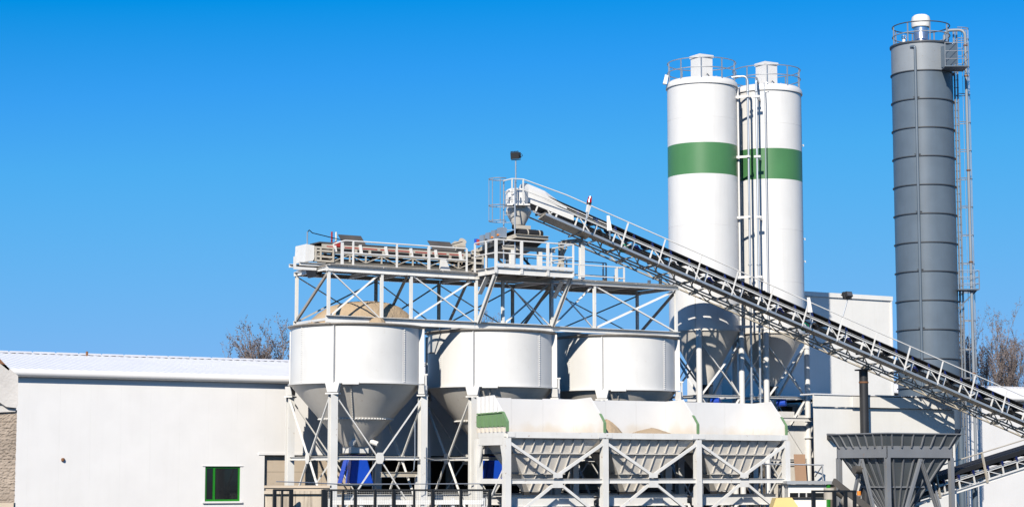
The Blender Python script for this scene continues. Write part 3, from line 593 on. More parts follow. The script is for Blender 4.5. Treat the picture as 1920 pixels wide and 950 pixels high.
for i in range(n):
    t = T0 + .3 + i * pit; far_ = t > 26
    bar('web_post', K(t, -.5, ZS - .05), K(t - .2, -.5, ZS - .64), .06, .05, 'steel_white', ic)
    if i % 2 == 0: bar('web_brace', K(t + .05, -.5, ZS - .05), K(t + pit * .75, -.5, ZS - .6), .05, .04, 'steel_white', ic)
    else: bar('web_brace', K(t + .05, -.5, ZS - .06), K(t - pit * .75, -.5, ZS - .6), .05, .04, 'steel_white', ic) if i % 4 == 1 else None
    if not far_:
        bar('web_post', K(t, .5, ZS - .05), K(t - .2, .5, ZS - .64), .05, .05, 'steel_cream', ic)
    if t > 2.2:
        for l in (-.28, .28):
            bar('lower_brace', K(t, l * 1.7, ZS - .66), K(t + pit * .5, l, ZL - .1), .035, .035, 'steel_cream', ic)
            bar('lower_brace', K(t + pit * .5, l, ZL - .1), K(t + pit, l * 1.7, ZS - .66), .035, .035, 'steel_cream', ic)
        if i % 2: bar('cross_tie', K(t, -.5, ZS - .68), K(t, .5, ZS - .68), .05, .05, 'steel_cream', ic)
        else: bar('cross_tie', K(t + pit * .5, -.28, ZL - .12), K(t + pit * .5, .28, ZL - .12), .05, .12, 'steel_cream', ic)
    if i > 1:
        idl = MB().tube([K(t, -.18, ZS + .02), K(t, .18, ZS + .02)], .06, 8).tube([K(t, -.2, ZS + .03), K(t, -.45, ZS + .16)], .06, 8).tube([K(t, .2, ZS + .03), K(t, .45, ZS + .16)], .06, 8).build('idler', 'dark_metal', ic, True)
        MB().prism([K(t - .05, -.5, ZS + .06), K(t + .05, -.5, ZS + .06), K(t + .02, -.46, ZS + .23), K(t - .03, -.46, ZS + .23)], -NC * .03).build('idler_bracket', 'navy_paint', idl)
    if i % 3 == 0: tube('return_idler', [K(t + .3, -.45, ZS - .42), K(t + .3, .45, ZS - .42)], .055, 'dark_metal', ic, 8)
    if i % 2: MB().bar(K(t + .1, -.46, ZS - .2), K(t + .35, -.3, ZS - .3), .12, .1).build('idler_hanger', 'navy_paint' if i % 4 == 1 else 'dark_metal', ic)
def ribbon(nm, pts, lat, th, m):   # a troughed belt
    mb = MB(); vs_ = []
    for t in (T0, T1):
        for l, h in pts: vs_.append(K(t, l, lat + h))
        for l, h in pts: vs_.append(K(t, l, lat + h + th))
    k = len(pts); fs = []
    for i in range(k - 1):
        fs += [(i, i + 1, 2 * k + i + 1, 2 * k + i), (k + i, 3 * k + i, 3 * k + i + 1, k + i + 1)]
    fs += [(0, 2 * k, 3 * k, k), (k - 1, 2 * k - 1, 4 * k - 1, 3 * k - 1)]
    return mb.add(vs_, fs).build(nm, m, ic)
ribbon('belt', [(-.47, .24), (-.2, .1), (.2, .1), (.47, .24)], ZS - .005, .03, 'rubber')
ribbon('return_belt', [(-.4, 0), (.4, 0)], ZS - .34, .025, 'rubber')
# side walkway on the yard side
npl = 20; pl_ = 1.71
for i in range(npl):
    t = 1.45 - pl_ + .55 + i * pl_; a, b = max(t, .2), t + pl_ - .02
    MB().prism([K(a, -1.28, ZW), K(b, -1.28, ZW), K(b, -.56, ZW), K(a, -.56, ZW)], Z * .035).build('walkway_plank', 'steel_worn', ic)
    bar('toe_edge', K(a, -1.285, ZW - .02), K(b, -1.285, ZW - .02), .03, .09, 'galvanised', ic, 'box', UPC)
    bar('walkway_bracket', K(b - .05, -1.25, ZW - .07), K(b - .05, .0, ZL - .0), .05, .07, 'steel_worn', ic)
    b0 = K(b - .05, -1.28, ZW - .05); top = b0 + UPC * 1.06
    bar('rail_post', b0, top, .07 if i % 4 == 1 else .045, .045, 'steel_white', ic)
hr = [on_plane(x, y, PA, NC, -1.28) for x, y in ((944, 339), (960, 335), (981, 336))]
for p in hr[1:]: bar('rail_post', p - Z * .95, p, .05, .045, 'steel_white', ic)
tube('hand_rail', hr + [K(t, -1.28, ZR + .02) for t in (1.2, 8, 16, 24, 36)], .024, 'steel_white', ic, 8)
tube('hand_rail', [hr[1] - Z * .42, hr[2] - Z * .42, K(1.0, -1.28, ZR - .45), K(3.0, -1.28, ZR - .45)], .02, 'steel_white', ic, 8)
tube('far_rail', [K(t, .62, ZS + .42) for t in (9, 20, 36)], .012, 'galvanised', ic, 6)
# head hood, head drum and head frame
hd = [(-.52, .0), (-.52, .22), (-.26, .47), (.26, .47), (.52, .22), (.52, .0)]
hv = [K(-.1, l, ZS + h) for l, h in hd] + [K(.75, l, ZS + h * 1.02) for l, h in hd] + [K(1.6, l * .98, ZS + .06 + h * .42) for l, h in hd]
hf = [tuple(range(6)), tuple(17 - i for i in range(6))]
for j in (0, 6): hf += [(j + i, j + i + 1, j + i + 7, j + i + 6) for i in range(5)] + [(j + 5, j, j + 6, j + 11)]
MB().add(hv, hf).build('head_hood', 'steel_white', ic)
tube('head_drum', [K(.1, -.48, ZS - .05), K(.1, .48, ZS - .05)], .26, 'dark_metal', ic, 20)
MB().prism([K(-.15, -.54, ZS - .35), K(1.9, -.54, ZS - .3), K(1.9, -.54, ZS - .05), K(-.15, -.54, ZS + .1)], NC * .04).build('head_plate', 'steel_white', ic)
MB().prism([K(.3, -1.26, ZW + .04), K(2.4, -1.26, ZW + .04), K(2.4, -.56, ZW - .1), K(.3, -.56, ZW - .1)], -Z * .05).build('drip_pan', 'steel_cream', ic)
for l in (-.55, .6):
    t = 2.25 if l < 0 else 1.9; p = K(t, l, ZL - .15); bar('head_column', Vector((p.x, p.y, 10.33)), p, .18, .18, 'steel_white' if l < 0 else 'steel_cream', ic, 'I', N)
bar('head_beam', K(2.2, -.75, ZL - .12), K(2.0, .75, ZL - .12), .14, .16, 'steel_worn', ic, 'I')
bar('column_brace', K(2.1, .5, ZL - .3), Vector((K(1.4, .6, 0).x, K(1.4, .6, 0).y, 10.35)), .07, .07, 'steel_cream', ic)
# ladder and cage at the head
lad = thing('caged_ladder', 'galvanised ladder with open safety cage left of the white funnel', 'ladder', G(-.1, -1.9, 10.4))
lx = at(955, 400, 77.2); lc = Vector((lx.x, lx.y, 0)); lw = Vector((.22, -.05, 0)); zt_l = at(955, 338, 77.2).z
for sgn in (-1, 1): tube('stile', [lc + lw * sgn + Z * 10.4, lc + lw * sgn + Z * zt_l], .028, 'galvanised', lad)
for k in range(11): z = 10.6 + k * .3; tube('rung', [lc - lw + Z * z, lc + lw + Z * z], .014, 'galvanised', lad, 6)
cc = lc + Vector((-.42, .1, 0))
zs_ = [at(935, y, 77.2).z for y in (335, 385, 414)]
for z in zs_: tube('cage_hoop', [cc + Vector((.38 * math.cos(a), .36 * math.sin(a), z)) for a in [R(d) for d in range(40, 321, 20)]], .02, 'galvanised', lad, 6)
for d in (80, 130, 180, 230, 280): tube('cage_bar', [cc + Vector((.38 * math.cos(R(d)), .36 * math.sin(R(d)), z)) for z in (zs_[2], zs_[0])], .016, 'galvanised', lad, 6)
# funnel under the conveyor head
fn = thing('head_funnel', 'white faceted steel funnel hanging below the conveyor head', 'hopper', G(.4, -.2, 12))
fcn = at(970, 380, 78.4); fcn = Vector((fcn.x, fcn.y, 0))
z1, z2, z3, z4 = [at(970, y, 78.4).z for y in (355, 386, 398, 423)]
MB().lathe([(.36, z1), (.44, z1 - .08), (.46, z2)], fcn + Vector((-.03, 0, 0)), 8, False, True).build('upper_box', 'steel_white', fn)
MB().lathe([(.46, z2 - .01), (.52, z3), (.27, z4 + .05), (.25, z4)], fcn + Vector((.05, 0, 0)), 28).build('cone', 'hopper_plate', fn, True)
MB().lathe([(.27, z4 + .02), (.27, z4 - .12), (.24, z4 - .12)], fcn + Vector((.05, 0, 0)), 24).build('spout', 'rubber', fn, True)
bar('shelf', fcn + Vector((-.45, -.6, z2 - .05)), fcn + Vector((.5, -.6, z2 - .05)), .4, .05, 'steel_white', fn)
# lights and beacons
def floodlight(label, base, top, tilt, group):
    t = thing('floodlight', label, 'lamp', base, group)
    tube('mast', [base, top], .028, 'galvanised', t)
    M = Matrix.Translation(top + Z * .2) @ Matrix.Rotation(tilt[1], 4, 'Z') @ Matrix.Rotation(tilt[0], 4, 'X')
    prof = [(-.17, -.13), (.17, -.16), (.17, .16), (-.17, .13)]
    M = M @ Matrix.Scale(.84, 4); poly = [M @ Vector((-.2, y, z)) for y, z in prof]
    h = MB().prism(poly, M.to_3x3() @ Vector((.4, 0, 0))).build('housing', 'black_pipe', t)
    MB().prism([M @ Vector((x, -.172, z)) for x, z in ((-.17, -.1), (.17, -.1), (.17, .1), (-.17, .1))], M.to_3x3() @ Vector((0, -.01, 0))).build('lens', 'lamp_glass', h)
    for k in range(5): x = -.16 + .08 * k; MB().prism([M @ Vector((x, y, z)) for y, z in ((.02, .16), (.17, .17), (.17, .22), (.02, .2))], M.to_3x3() @ Vector((.02, 0, 0))).build('fin', 'black_pipe', h)
    tube('yoke', [M @ Vector(p) for p in ((-.22, 0, 0), (-.22, 0, -.2), (.22, 0, -.2), (.22, 0, 0))], .018, 'black_pipe', t)
    tube('cable', [M @ Vector(p) for p in ((-.2, .1, 0), (-.34, .1, .06), (-.36, .05, -.02), (-.22, 0, -.1))], .012, 'rubber', t, 6)
b0 = at(967, 372, 77.6); t0 = at(967, 301, 77.6)
floodlight('black floodlight on a thin mast above the conveyor head', b0, Vector((b0.x, b0.y, t0.z)), (R(-12), R(160)), 'floodlights')
b0 = at(1573, 618, 83.9); t0 = at(1589, 562, 83.9)
floodlight('black floodlight on a leaning mast halfway down the inclined conveyor', b0, t0, (R(-20), R(35)), 'floodlights')
bc = thing('warning_beacon', 'red warning beacon on a white post at the inclined conveyor rail', 'beacon', at(1100, 410, 77.9))
p0 = at(1099, 413, 77.9); p1 = at(1104, 383, 77.9); p2 = at(1107, 368, 77.9)
tube('post', [p0, p1], .035, 'galvanised', bc); bar('junction_box', p0 + (p1 - p0) * .5, p1, .12, .1, 'steel_white', bc)
ax = (p2 - p1).normalized()
tube('base', [p1, p1 + ax * .08], .1, 'dark_metal', bc, 14); MB().tube([p1 + ax * .08, p1 + ax * .2, p1 + ax * .32], .105, 14, .06).build('dome', 'beacon_red', bc, True)
def tube_lamp(label, px, py, d):
    p = at(px, py, d); q = at(px - 3, py - 25, d)
    t = thing('conveyor_lamp', label, 'lamp', p, 'white lamp boxes on the inclined conveyor')
    MB().prism([p + Vector((-.1, 0, 0)), p + Vector((.1, 0, 0)), q + Vector((.06, 0, .06)), q + Vector((-.05, 0, .06))], (0, .12, 0)).build('housing', 'steel_white', t)
    bar('arm', p - Z * .02, p - Z * .35 + Vector((.02, .03, 0)), .04, .04, 'galvanised', t)
tube_lamp('small white lamp box on conveyor rail right of the red beacon', 1143, 432, 78.6); tube_lamp('small white lamp box on conveyor rail beside the right white silo', 1519, 585, 82.6)
for j, (t, l) in enumerate(((4.0, -.9), (12.6, -.9))):
    o = tube('cable_coil', [K(t, l, ZW + .1) + UC * .16 * math.cos(a) + Z * .16 * math.sin(a) + NC * .01 * k for k, a in enumerate([R(d) for d in range(0, 700, 40)])], .018, 'green_cable', None, 6)
    tag(o, ('green cable coil lying on conveyor walkway near the red beacon', 'green cable coil on conveyor walkway beside the right white silo')[j], 'cable')
# black support column
sc_ = K(15.75, 0, 0); st = at(1619, 676, (CAM - sc_).xy.length); sp = on_plane(1619, 700, PA, NC, 0.0)
bcm = thing('support_column', 'black round steel column carrying the inclined conveyor', 'column', Vector((sp.x, sp.y, 0)))
tt = (sp - PA).dot(UC); zt_c = ZL + SLP * tt - .2
tube('shaft', [Vector((sp.x, sp.y, 0)), Vector((sp.x, sp.y, zt_c - .08))], .19, 'black_pipe', bcm, 24)
MB().lathe([(.21, zt_c - .62), (.21, zt_c - .55)], Vector((sp.x, sp.y, 0)), 24).build('band', 'wood_brown', bcm, True)
bar('cap', Vector((sp.x, sp.y, zt_c - .05)) - NC * .4, Vector((sp.x, sp.y, zt_c - .05)) + NC * .4, .36, .06, 'black_pipe', bcm)
# ------------------------------------------------------------------ white cement silos
def make_silo():
    c = G(12.1, 2.3); r = 1.525; zc, zt, ze = 8.77, 19.52, 6.48
    s = thing('cement_silo', 'tall white cement silo with green band, left and nearer of the pair', 'silo', c, 'pair of white cement silos')
    g0, g1 = 15.5, 16.86
    sh = MB().lathe([(r, zc), (r, 11.4), (r, g0)], c, 96).build('shell', 'silo_paint', s, True)
    MB().lathe([(r, g0), (r, g1)], c, 96).build('green_band', 'silo_green', s, True)
    MB().lathe([(r, g1), (r, zt)], c, 96).build('upper_shell', 'silo_paint', s, True)
    for z in (11.0, 13.3, 18.0): MB().lathe([(r + .001, z - .012), (r + .006, z), (r + .001, z + .012)], c, 96).build('weld_seam', 'silo_paint', sh, True)
    MB().lathe([(r + .002, zt - .07), (r + .06, zt - .07), (r + .06, zt), (r + .02, zt + .14), (r - .1, zt + .24), (r - .8, zt + .32), (.0, zt + .36)], c, 96).build('roof', 'silo_paint', s, True)
    MB().lathe([(r - .004, zc), (.30, ze + .1), (.30, ze)], c, 72).build('cone', 'hopper_plate', s, True)
    MB().lathe([(r + .002, zc - .04), (r + .03, zc - .04), (r + .03, zc + .03), (r + .002, zc + .03)], c, 96, True).build('cone_flange', 'hopper_plate', s, True)
    ou = MB().lathe([(.34, ze - .001), (.34, ze - .06), (.2, ze - .06), (.17, ze - .5), (.22, ze - .5)], c, 24).build('outlet', 'dark_metal', s, True)
    tube('valve_motor', [c + Vector((.25, -.2, ze - .75)), c + Vector((.6, -.35, ze - .72))], .15, 'blue_paint', s, 12)
    tube('screw_feeder', [c + Vector((0, 0, ze - .6)), c + U * -1.6 - N * 1.6 + Z * (ze - 2.2)], .14, 'steel_white', s, 14)
    tube('ground_wire', [polar(c, R(-110), r + .02, zc + .1), polar(c, R(-110), r + .02, 11.3)], .01, 'wire_grey', s, 6)
    L = {}
    for su, sv in ((-1, -1), (1, -1), (1, 1), (-1, 1)):
        rad = (U * su + N * sv).normalized(); p = c + rad * 1.6; L[(su, sv)] = p
        lg = tube('leg', [p, p + Z * 8.75], .125, 'silo_paint', s, 20)
        MB().prism([c + rad * 1.5 + Z * 8.78, p + rad * .12 + Z * 8.78, p + rad * .12 + Z * 8.72, c + rad * 1.3 + Z * 8.3], Vector((-rad.y, rad.x, 0)) * .04).build('gusset', 'silo_paint', lg)
        MB().lathe([(.126, 4.2), (.2, 4.2), (.2, 4.25), (.126, 4.25)], p, 20, True).build('leg_flange', 'silo_paint', lg, True)
    o4 = [L[(-1, -1)], L[(1, -1)], L[(1, 1)], L[(-1, 1)]]
    for i in range(4):
        p, q = o4[i], o4[(i + 1) % 4]; dn = (q - p).normalized() * .12
        for (za, zb_) in ((8.2, 6.0), (5.9, 3.3), (3.2, .3)):
            bar('brace', p + dn + Z * za, q - dn + Z * zb_, .08, .08, 'silo_paint', s, 'L'); bar('brace', p + dn + Z * zb_, q - dn + Z * za, .065, .065, 'silo_paint', s, 'L')
        for z in (5.95, 3.25): bar('strut', p + dn + Z * z, q - dn + Z * z, .08, .1, 'silo_paint', s, 'C')
    rr = r - .02; zr = zt + .16
    for h in (.9, .48): tube('guard_ring', ring(c, rr, zr + h, 48), .022, 'galvanised', s, 8, True)
    for k in range(10):
        a = R(36 * k + 12); p = polar(c, a, rr, zr - .1); bar('rail_post', p, p + Z * 1.0, .05, .03, 'galvanised', s)
    fb = MB().prism([c + U * x + N * y + Z * (zt + .3) for x, y in ((-.34, -.34), (.34, -.34), (.34, .34), (-.34, .34))], Z * 1.0).build('filter_housing', 'silo_paint', s)
    MB().prism([c + U * x + N * y + Z * (zt + 1.302) for x, y in ((-.38, -.38), (.38, -.38), (.38, .38), (-.38, .38))], Z * .12).build('lid', 'silo_paint', fb)
    for x, y, h in ((.2, -.55, .12), (-.15, -.6, .16), (.5, -.4, .2)): tube('roof_fitting', [c + U * x + N * y + Z * (zt + .25), c + U * x + N * y + Z * (zt + .3 + h)], .05, 'galvanised', s, 10)
    tube('pressure_pipe', [c + U * -.1 - N * .42 + Z * (zt + .34), c + U * .02 - N * .4 + Z * (zt + .55), c + U * .1 - N * .42 + Z * (zt + .45)], .03, 'dark_metal', s, 8)
    for k, z in enumerate((17.2, 13.0, 12.0)): tube('lifting_eye', [polar(c, R(-4), r, z), polar(c, R(-4), r + .07, z + .03), polar(c, R(-4), r + .07, z - .05)], .03, 'silo_paint', s, 6)
    return s
silo1 = make_silo()
dup(silo1, G(15.55, 2.1), 'tall white cement silo with green band, right and farther of the pair')
# filling pipes between the silos
s2c = G(15.55, 2.1)
def fill_pipe(label, px, end, ztop):
    p = at(px, 400, 85.6); b = Vector((p.x, p.y, .6))
    t = thing('filling_pipe', label, 'pipe', b, 'filling pipes on the silos')
    tube('pipe', bend([b, Vector((p.x, p.y, ztop)), end], .28), .05, 'galvanised', t, 12)
    for z in (19.2, 11.6, 6.0): MB().lathe([(.051, z), (.085, z), (.085, z + .05), (.051, z + .05)], Vector((p.x, p.y, 0)), 14, True).build('coupling', 'galvanised', t, True)
    return p
c1 = G(12.1, 2.3)
fp1 = fill_pipe('galvanised filling pipe bending over to the left white silo', 1405, c1 + Vector((1.25, -.6, 19.86)), 19.92)
fp2 = fill_pipe('galvanised filling pipe ending in elbow at the right white silo top', 1421, s2c + Vector((-.5, -1.0, 19.86)), 19.86)
for j, (p, cen, nm) in enumerate(((fp1, c1, 'left'), (fp2, s2c, 'right'))):
    for k, z in enumerate((19.0, 16.35, 13.7, 11.1, 8.95)):
        dr = (Vector((cen.x, cen.y, 0)) - Vector((p.x, p.y, 0))); q = Vector((p.x, p.y, z)) + dr.normalized() * (dr.length - 1.52)
        t = thing('pipe_bracket', ('uppermost', 'second highest', 'middle', 'second lowest', 'lowest')[k] + ' small white bracket holding the filling pipe to the %s white silo' % nm, 'bracket', q, 'filling pipe brackets')
        tg = Vector((-dr.y, dr.x, 0)).normalized()
        bar('plate', q, Vector((p.x, p.y, z)) - dr.normalized() * .08, .05, .1, 'silo_paint', t)
        bar('clamp', Vector((p.x, p.y, z)) - tg * .16, Vector((p.x, p.y, z)) + tg * .13, .1, .09, 'silo_paint', t)
o = tube('side_conduit', [polar(c1, R(-12), 1.575, 8.8), polar(c1, R(-12), 1.575, 19.4)], .045, 'silo_paint', None, 10); tag(o, 'white conduit pipe down the right flank of the left white silo', 'conduit')
p = at(1437, 400, 85.9); cz = at(1437, 160, 85.9).z
o = tube('thin_conduit', [(p.x + .12, p.y, cz + .12), (p.x - .02, p.y, cz + .1), (p.x, p.y, cz - .5), (p.x, p.y, 8.9)], .022, 'galvanised', None, 8); tag(o, 'thin grey conduit running down the front of the right white silo', 'conduit')
p = at(1247, 150, 85.9)
o = MB().prism([p + Vector((-.1, -.1, -.18)), p + Vector((.07, -.1, -.2)), p + Vector((.14, -.1, .18)), p + Vector((.0, -.1, .22))], (0, .22, 0)).build('silo_lamp', 'steel_white'); tag(o, 'small white lamp box hung at the rim of the left white silo', 'lamp')
# ------------------------------------------------------------------ grey silo
gc = Vector((G(35.48, 13.58).x, G(35.48, 13.58).y, 0)); gr_, gz0, gz1 = 1.655, 5.05, 26.05
gsl = thing('grey_silo', 'tall slim grey steel silo of ringed sections with silver vent on top', 'silo', gc)
rings = [24.45 - 1.565 * k for k in range(12)]
edges = [gz1] + rings + [gz0]
for k in range(len(edges) - 1):
    MB().lathe([(gr_, edges[k + 1] + .002), (gr_, edges[k] - .002)], gc, 80).build('shell_section', 'grey_silo_top' if k == 0 else 'grey_silo', gsl, True)
for z in rings: MB().lathe([(gr_ - .01, z - .025), (gr_ + .065, z - .025), (gr_ + .065, z + .022), (gr_ - .01, z + .022)], gc, 80, True).build('ring_flange', 'grey_trim', gsl, True)
MB().lathe([(gr_ - .01, gz1 - .06), (gr_ + .07, gz1 - .06), (gr_ + .07, gz1 + .03), (gr_ - .1, gz1 + .06), (.4, gz1 + .2), (0, gz1 + .22)], gc, 80).build('roof', 'grey_trim', gsl, True)
MB().lathe([(gr_ - .005, gz0), (.3, 3.0), (.25, 2.4)], gc, 60).build('cone', 'grey_silo', gsl, True)
for k in range(4):
    a = R(45 + 31 + 90 * k); p = polar(gc, a, 1.6, 0); tube('leg', [p, p + Z * (gz0 + .1)], .17, 'grey_silo', gsl, 16)
    q = polar(gc, a + math.pi / 2, 1.6, 0); bar('brace', p + Z * 4.9, q + Z * .4, .1, .1, 'grey_silo', gsl, 'L'); bar('brace', p + Z * .4, q + Z * 4.9, .1, .1, 'grey_silo', gsl, 'L')
zr = gz1 + .02
for h, m in ((1.1, 'grey_trim'), (.55, 'grey_silo_top')): tube('guard_ring', ring(gc, gr_ - .1, zr + h, 48), .032, m, gsl, 8, True)
for k in range(8): p = polar(gc, R(45 * k - 84), gr_ - .1, zr - .05); bar('rail_post', p, p + Z * 1.12, .06, .04, 'grey_silo_top', gsl)
v_ = MB().lathe([(.5, gz1 + .1), (.43, gz1 + .3), (.41, gz1 + .35), (.41, gz1 + 1.15)], gc, 40).build('vent_pipe', 'bright_metal', gsl, True)
MB().lathe([(.38, gz1 + 1.1), (.5, gz1 + 1.1), (.52, gz1 + 1.2), (.52, gz1 + 1.5), (.48, gz1 + 1.68), (.36, gz1 + 1.78), (0, gz1 + 1.8)], gc, 40).build('vent_cowl', 'steel_white', v_, True)
p = polar(gc, R(-150), 1.25, gz1); tube('pressure_valve', [p, p + Z * .3], .09, 'steel_white', gsl, 12); tube('valve_cap', [p + Z * .32, p + Z * .52], .13, 'bright_metal', gsl, 12)
# conduit down the front
cp0 = polar(gc, R(-113), gr_ + .1, 0)
tube('conduit', bend([polar(gc, R(-122), gr_ + .02, 25.75), Vector((cp0.x, cp0.y, 25.75)), Vector((cp0.x, cp0.y, 6.5))], .12), .075, 'grey_silo', gsl, 10)
for z in rings[1::2]: bar('conduit_clamp', Vector((cp0.x - .15, cp0.y + .02, z + .08)), Vector((cp0.x + .18, cp0.y + .02, z + .08)), .06, .05, 'grey_trim', gsl)
# ladder, cage and riser pipe at the right
def px_at(px, py, d=107.6): return at(px, py, d)
lbx = px_at(1799, 400); ld0 = Vector((lbx.x, lbx.y, 0))
gl = thing('silo_ladder', 'long caged galvanised ladder up the right side of the grey silo', 'ladder', ld0)
for off in (Vector((-.08, 0, 0)), Vector((.08, .0, 0))): bar('stile', ld0 + off + Z * .3, ld0 + off + Z * 27.0, .05, .1, 'galvanised', gl)
for k in range(62): z = .6 + .42 * k; tube('rung', [ld0 + Vector((-.14, .0, z)), ld0 + Vector((.14, 0, z))], .02, 'grey_trim', gl, 6)
for k in range(8): z = 3 + 3.1 * k; bar('standoff', Vector((gc.x + gr_ * .99, ld0.y, z)), ld0 + Z * z, .05, .05, 'grey_trim', gl)
hoops = [27.0] + [26.4 - 1.55 * k for k in range(14)]
for z in hoops: tube('cage_hoop', [ld0 + Vector((.05 + .68 * math.sin(a), -.36 * math.cos(a), z)) for a in [R(d) for d in range(0, 181, 20)]], .025, 'galvanised', gl, 6)
for d in (20, 60, 90, 120): tube('cage_bar', [ld0 + Vector((.05 + .68 * math.sin(R(d)), -.36 * math.cos(R(d)), z)) for z in (27.0, 5.0)], .014 if d != 60 else .02, 'galvanised', gl, 6)
rp = px_at(1818, 400, 107.0)
o = thing('riser_pipe', 'grey riser pipe looping over the railing onto the grey silo roof', 'pipe', Vector((rp.x, rp.y, 0)))
tube('pipe', bend([Vector((rp.x, rp.y, .5)), Vector((rp.x, rp.y, gz1 + .75)), Vector((gc.x + 1.15, gc.y - .6, gz1 + .8)), Vector((gc.x + 1.15, gc.y - .6, gz1 + .1))], .38, 6), .08, 'grey_silo_top', o, 14)
for z in (25.9, 24.2, 19, 14, 8): MB().lathe([(.081, z), (.12, z), (.12, z + .07), (.081, z + .07)], Vector((rp.x, rp.y, 0)), 14, True).build('coupling', 'wood_brown', o, True)
def basket(label, x0, x1, y0, y1, z0, h, name='silo_platform'):
    t = thing(name, label, 'platform', Vector(((x0 + x1) / 2, (y0 + y1) / 2, z0)), 'small platforms on the grey silo')
    MB().prism([(x0, y0, z0), (x1, y0, z0), (x1, y1, z0), (x0, y1, z0)], Z * .06).build('floor', 'grey_silo', t)
    cr = [Vector((x0, y0, z0)), Vector((x1, y0, z0)), Vector((x1, y1, z0)), Vector((x0, y1, z0))]
    for hh in (h, h * .66, h * .33): tube('hand_rail', [c + Z * hh for c in cr], .018, 'galvanised', t, 6)
    for c in cr: bar('rail_post', c, c + Z * h, .04, .04, 'grey_silo_top', t)
    return t
t = basket('grey platform with rails just below the grey silo top', gc.x + .75, gc.x + 2.0, gc.y - 2.5, gc.y - 1.1, 24.45, 1.3)
MB().prism([(gc.x + .72, gc.y - 1.45, 24.6), (gc.x + 1.4, gc.y - 2.52, 24.6), (gc.x + 1.4, gc.y - 2.52, 25.75), (gc.x + .72, gc.y - 1.45, 25.75)], (.02, 0, 0)).build('side_screen', 'grey_silo', t)
t = basket('grey rest platform on the ladder halfway up the grey silo', gc.x + 1.45, gc.x + 2.55, gc.y - 1.3, gc.y - .3, px_at(1810, 546).z, 1.05)
zz = px_at(1810, 546).z; bar('stay', Vector((gc.x + 1.5, gc.y - .8, zz - .95)), Vector((gc.x + 2.5, gc.y - .8, zz)), .07, .07, 'grey_silo', t)
# ------------------------------------------------------------------ three-bay feed hopper in front
fh = thing('feed_hopper_row', 'three-bay white feed hopper with green partition edges and ribbed cones', 'hopper', G(4, -4.1))
BS = [-2.31, 1.93, 6.23, 10.55]; BN, BF = -5.1, -3.05; ZBm, ZTp = 4.17, 5.48
for i, s in enumerate(BS):
    for v, nm in ((BN, 'post'), (BF, 'post')): bar('post', G(s, v, 0), G(s, v, 3.94), .24, .24, 'steel_white', fh, 'I' if v == BF else 'box', N)
    prof = [(BF, ZBm), (BF, ZTp), (-4.2, ZTp + .04), (-4.85, 4.88), (BN - .02, 4.56), (BN - .02, ZBm)]
    pt = MB().prism([G(s - .02, v, z) for v, z in prof], U * .04).build('partition', 'box_panel', fh)
    ed = [(-4.83, 4.90), (BN - .02, 4.57), (BN - .02, ZBm + .01)]
    e2 = [(-4.87, 4.84), (BN - .08, 4.54), (BN - .08, ZBm + .01)]
    for k in range(2):
        MB().prism([G(s - .05, *ed[k]), G(s - .05, *ed[k + 1]), G(s - .05, ed[k + 1][0] - .06, ed[k + 1][1] - (.03 if k == 0 else 0)), G(s - .05, ed[k][0] - .06, ed[k][1] - .03)], U * .1).build('green_edge', 'green_trim', pt)
# ribbed outer face of the left end partition
s = BS[0]
MB().prism([G(s - .045, v, z) for v, z in ((BF, 4.35), (BF, 4.82), (-4.88, 4.86), (BN - .01, 4.57), (BN - .01, 4.35))], U * .022).build('green_sheet', 'green_trim', fh)
for k in range(7):
    v = BF - .05 - k * .3
    MB().prism([G(s - .1, v - .03, 4.38), G(s - .1, v + .03, 4.38), G(s - .046, v + .03, 4.38), G(s - .046, v - .03, 4.38)], Z * (.42 if k < 6 else .25)).build('rib', 'green_trim', fh)
    top = ZTp if v > -4.2 else ZTp - (abs(v) - 4.2)
    if top > 4.95: MB().prism([G(s - .09, v - .05, 4.88), G(s - .09, v + .05, 4.88), G(s - .021, v + .08, 4.88), G(s - .021, v - .08, 4.88)], Z * (top - 4.88)).build('rib', 'box_panel', fh)
    MB().prism([G(s - .1, v - .04, ZBm), G(s - .1, v + .04, ZBm), G(s - .02, v + .04, ZBm), G(s - .02, v - .04, ZBm)], Z * .17).build('rib', 'box_panel', fh)
bar('end_cap', G(s - .04, BF, 4.85), G(s - .04, -4.87, 4.885), .09, .05, 'green_trim', fh)
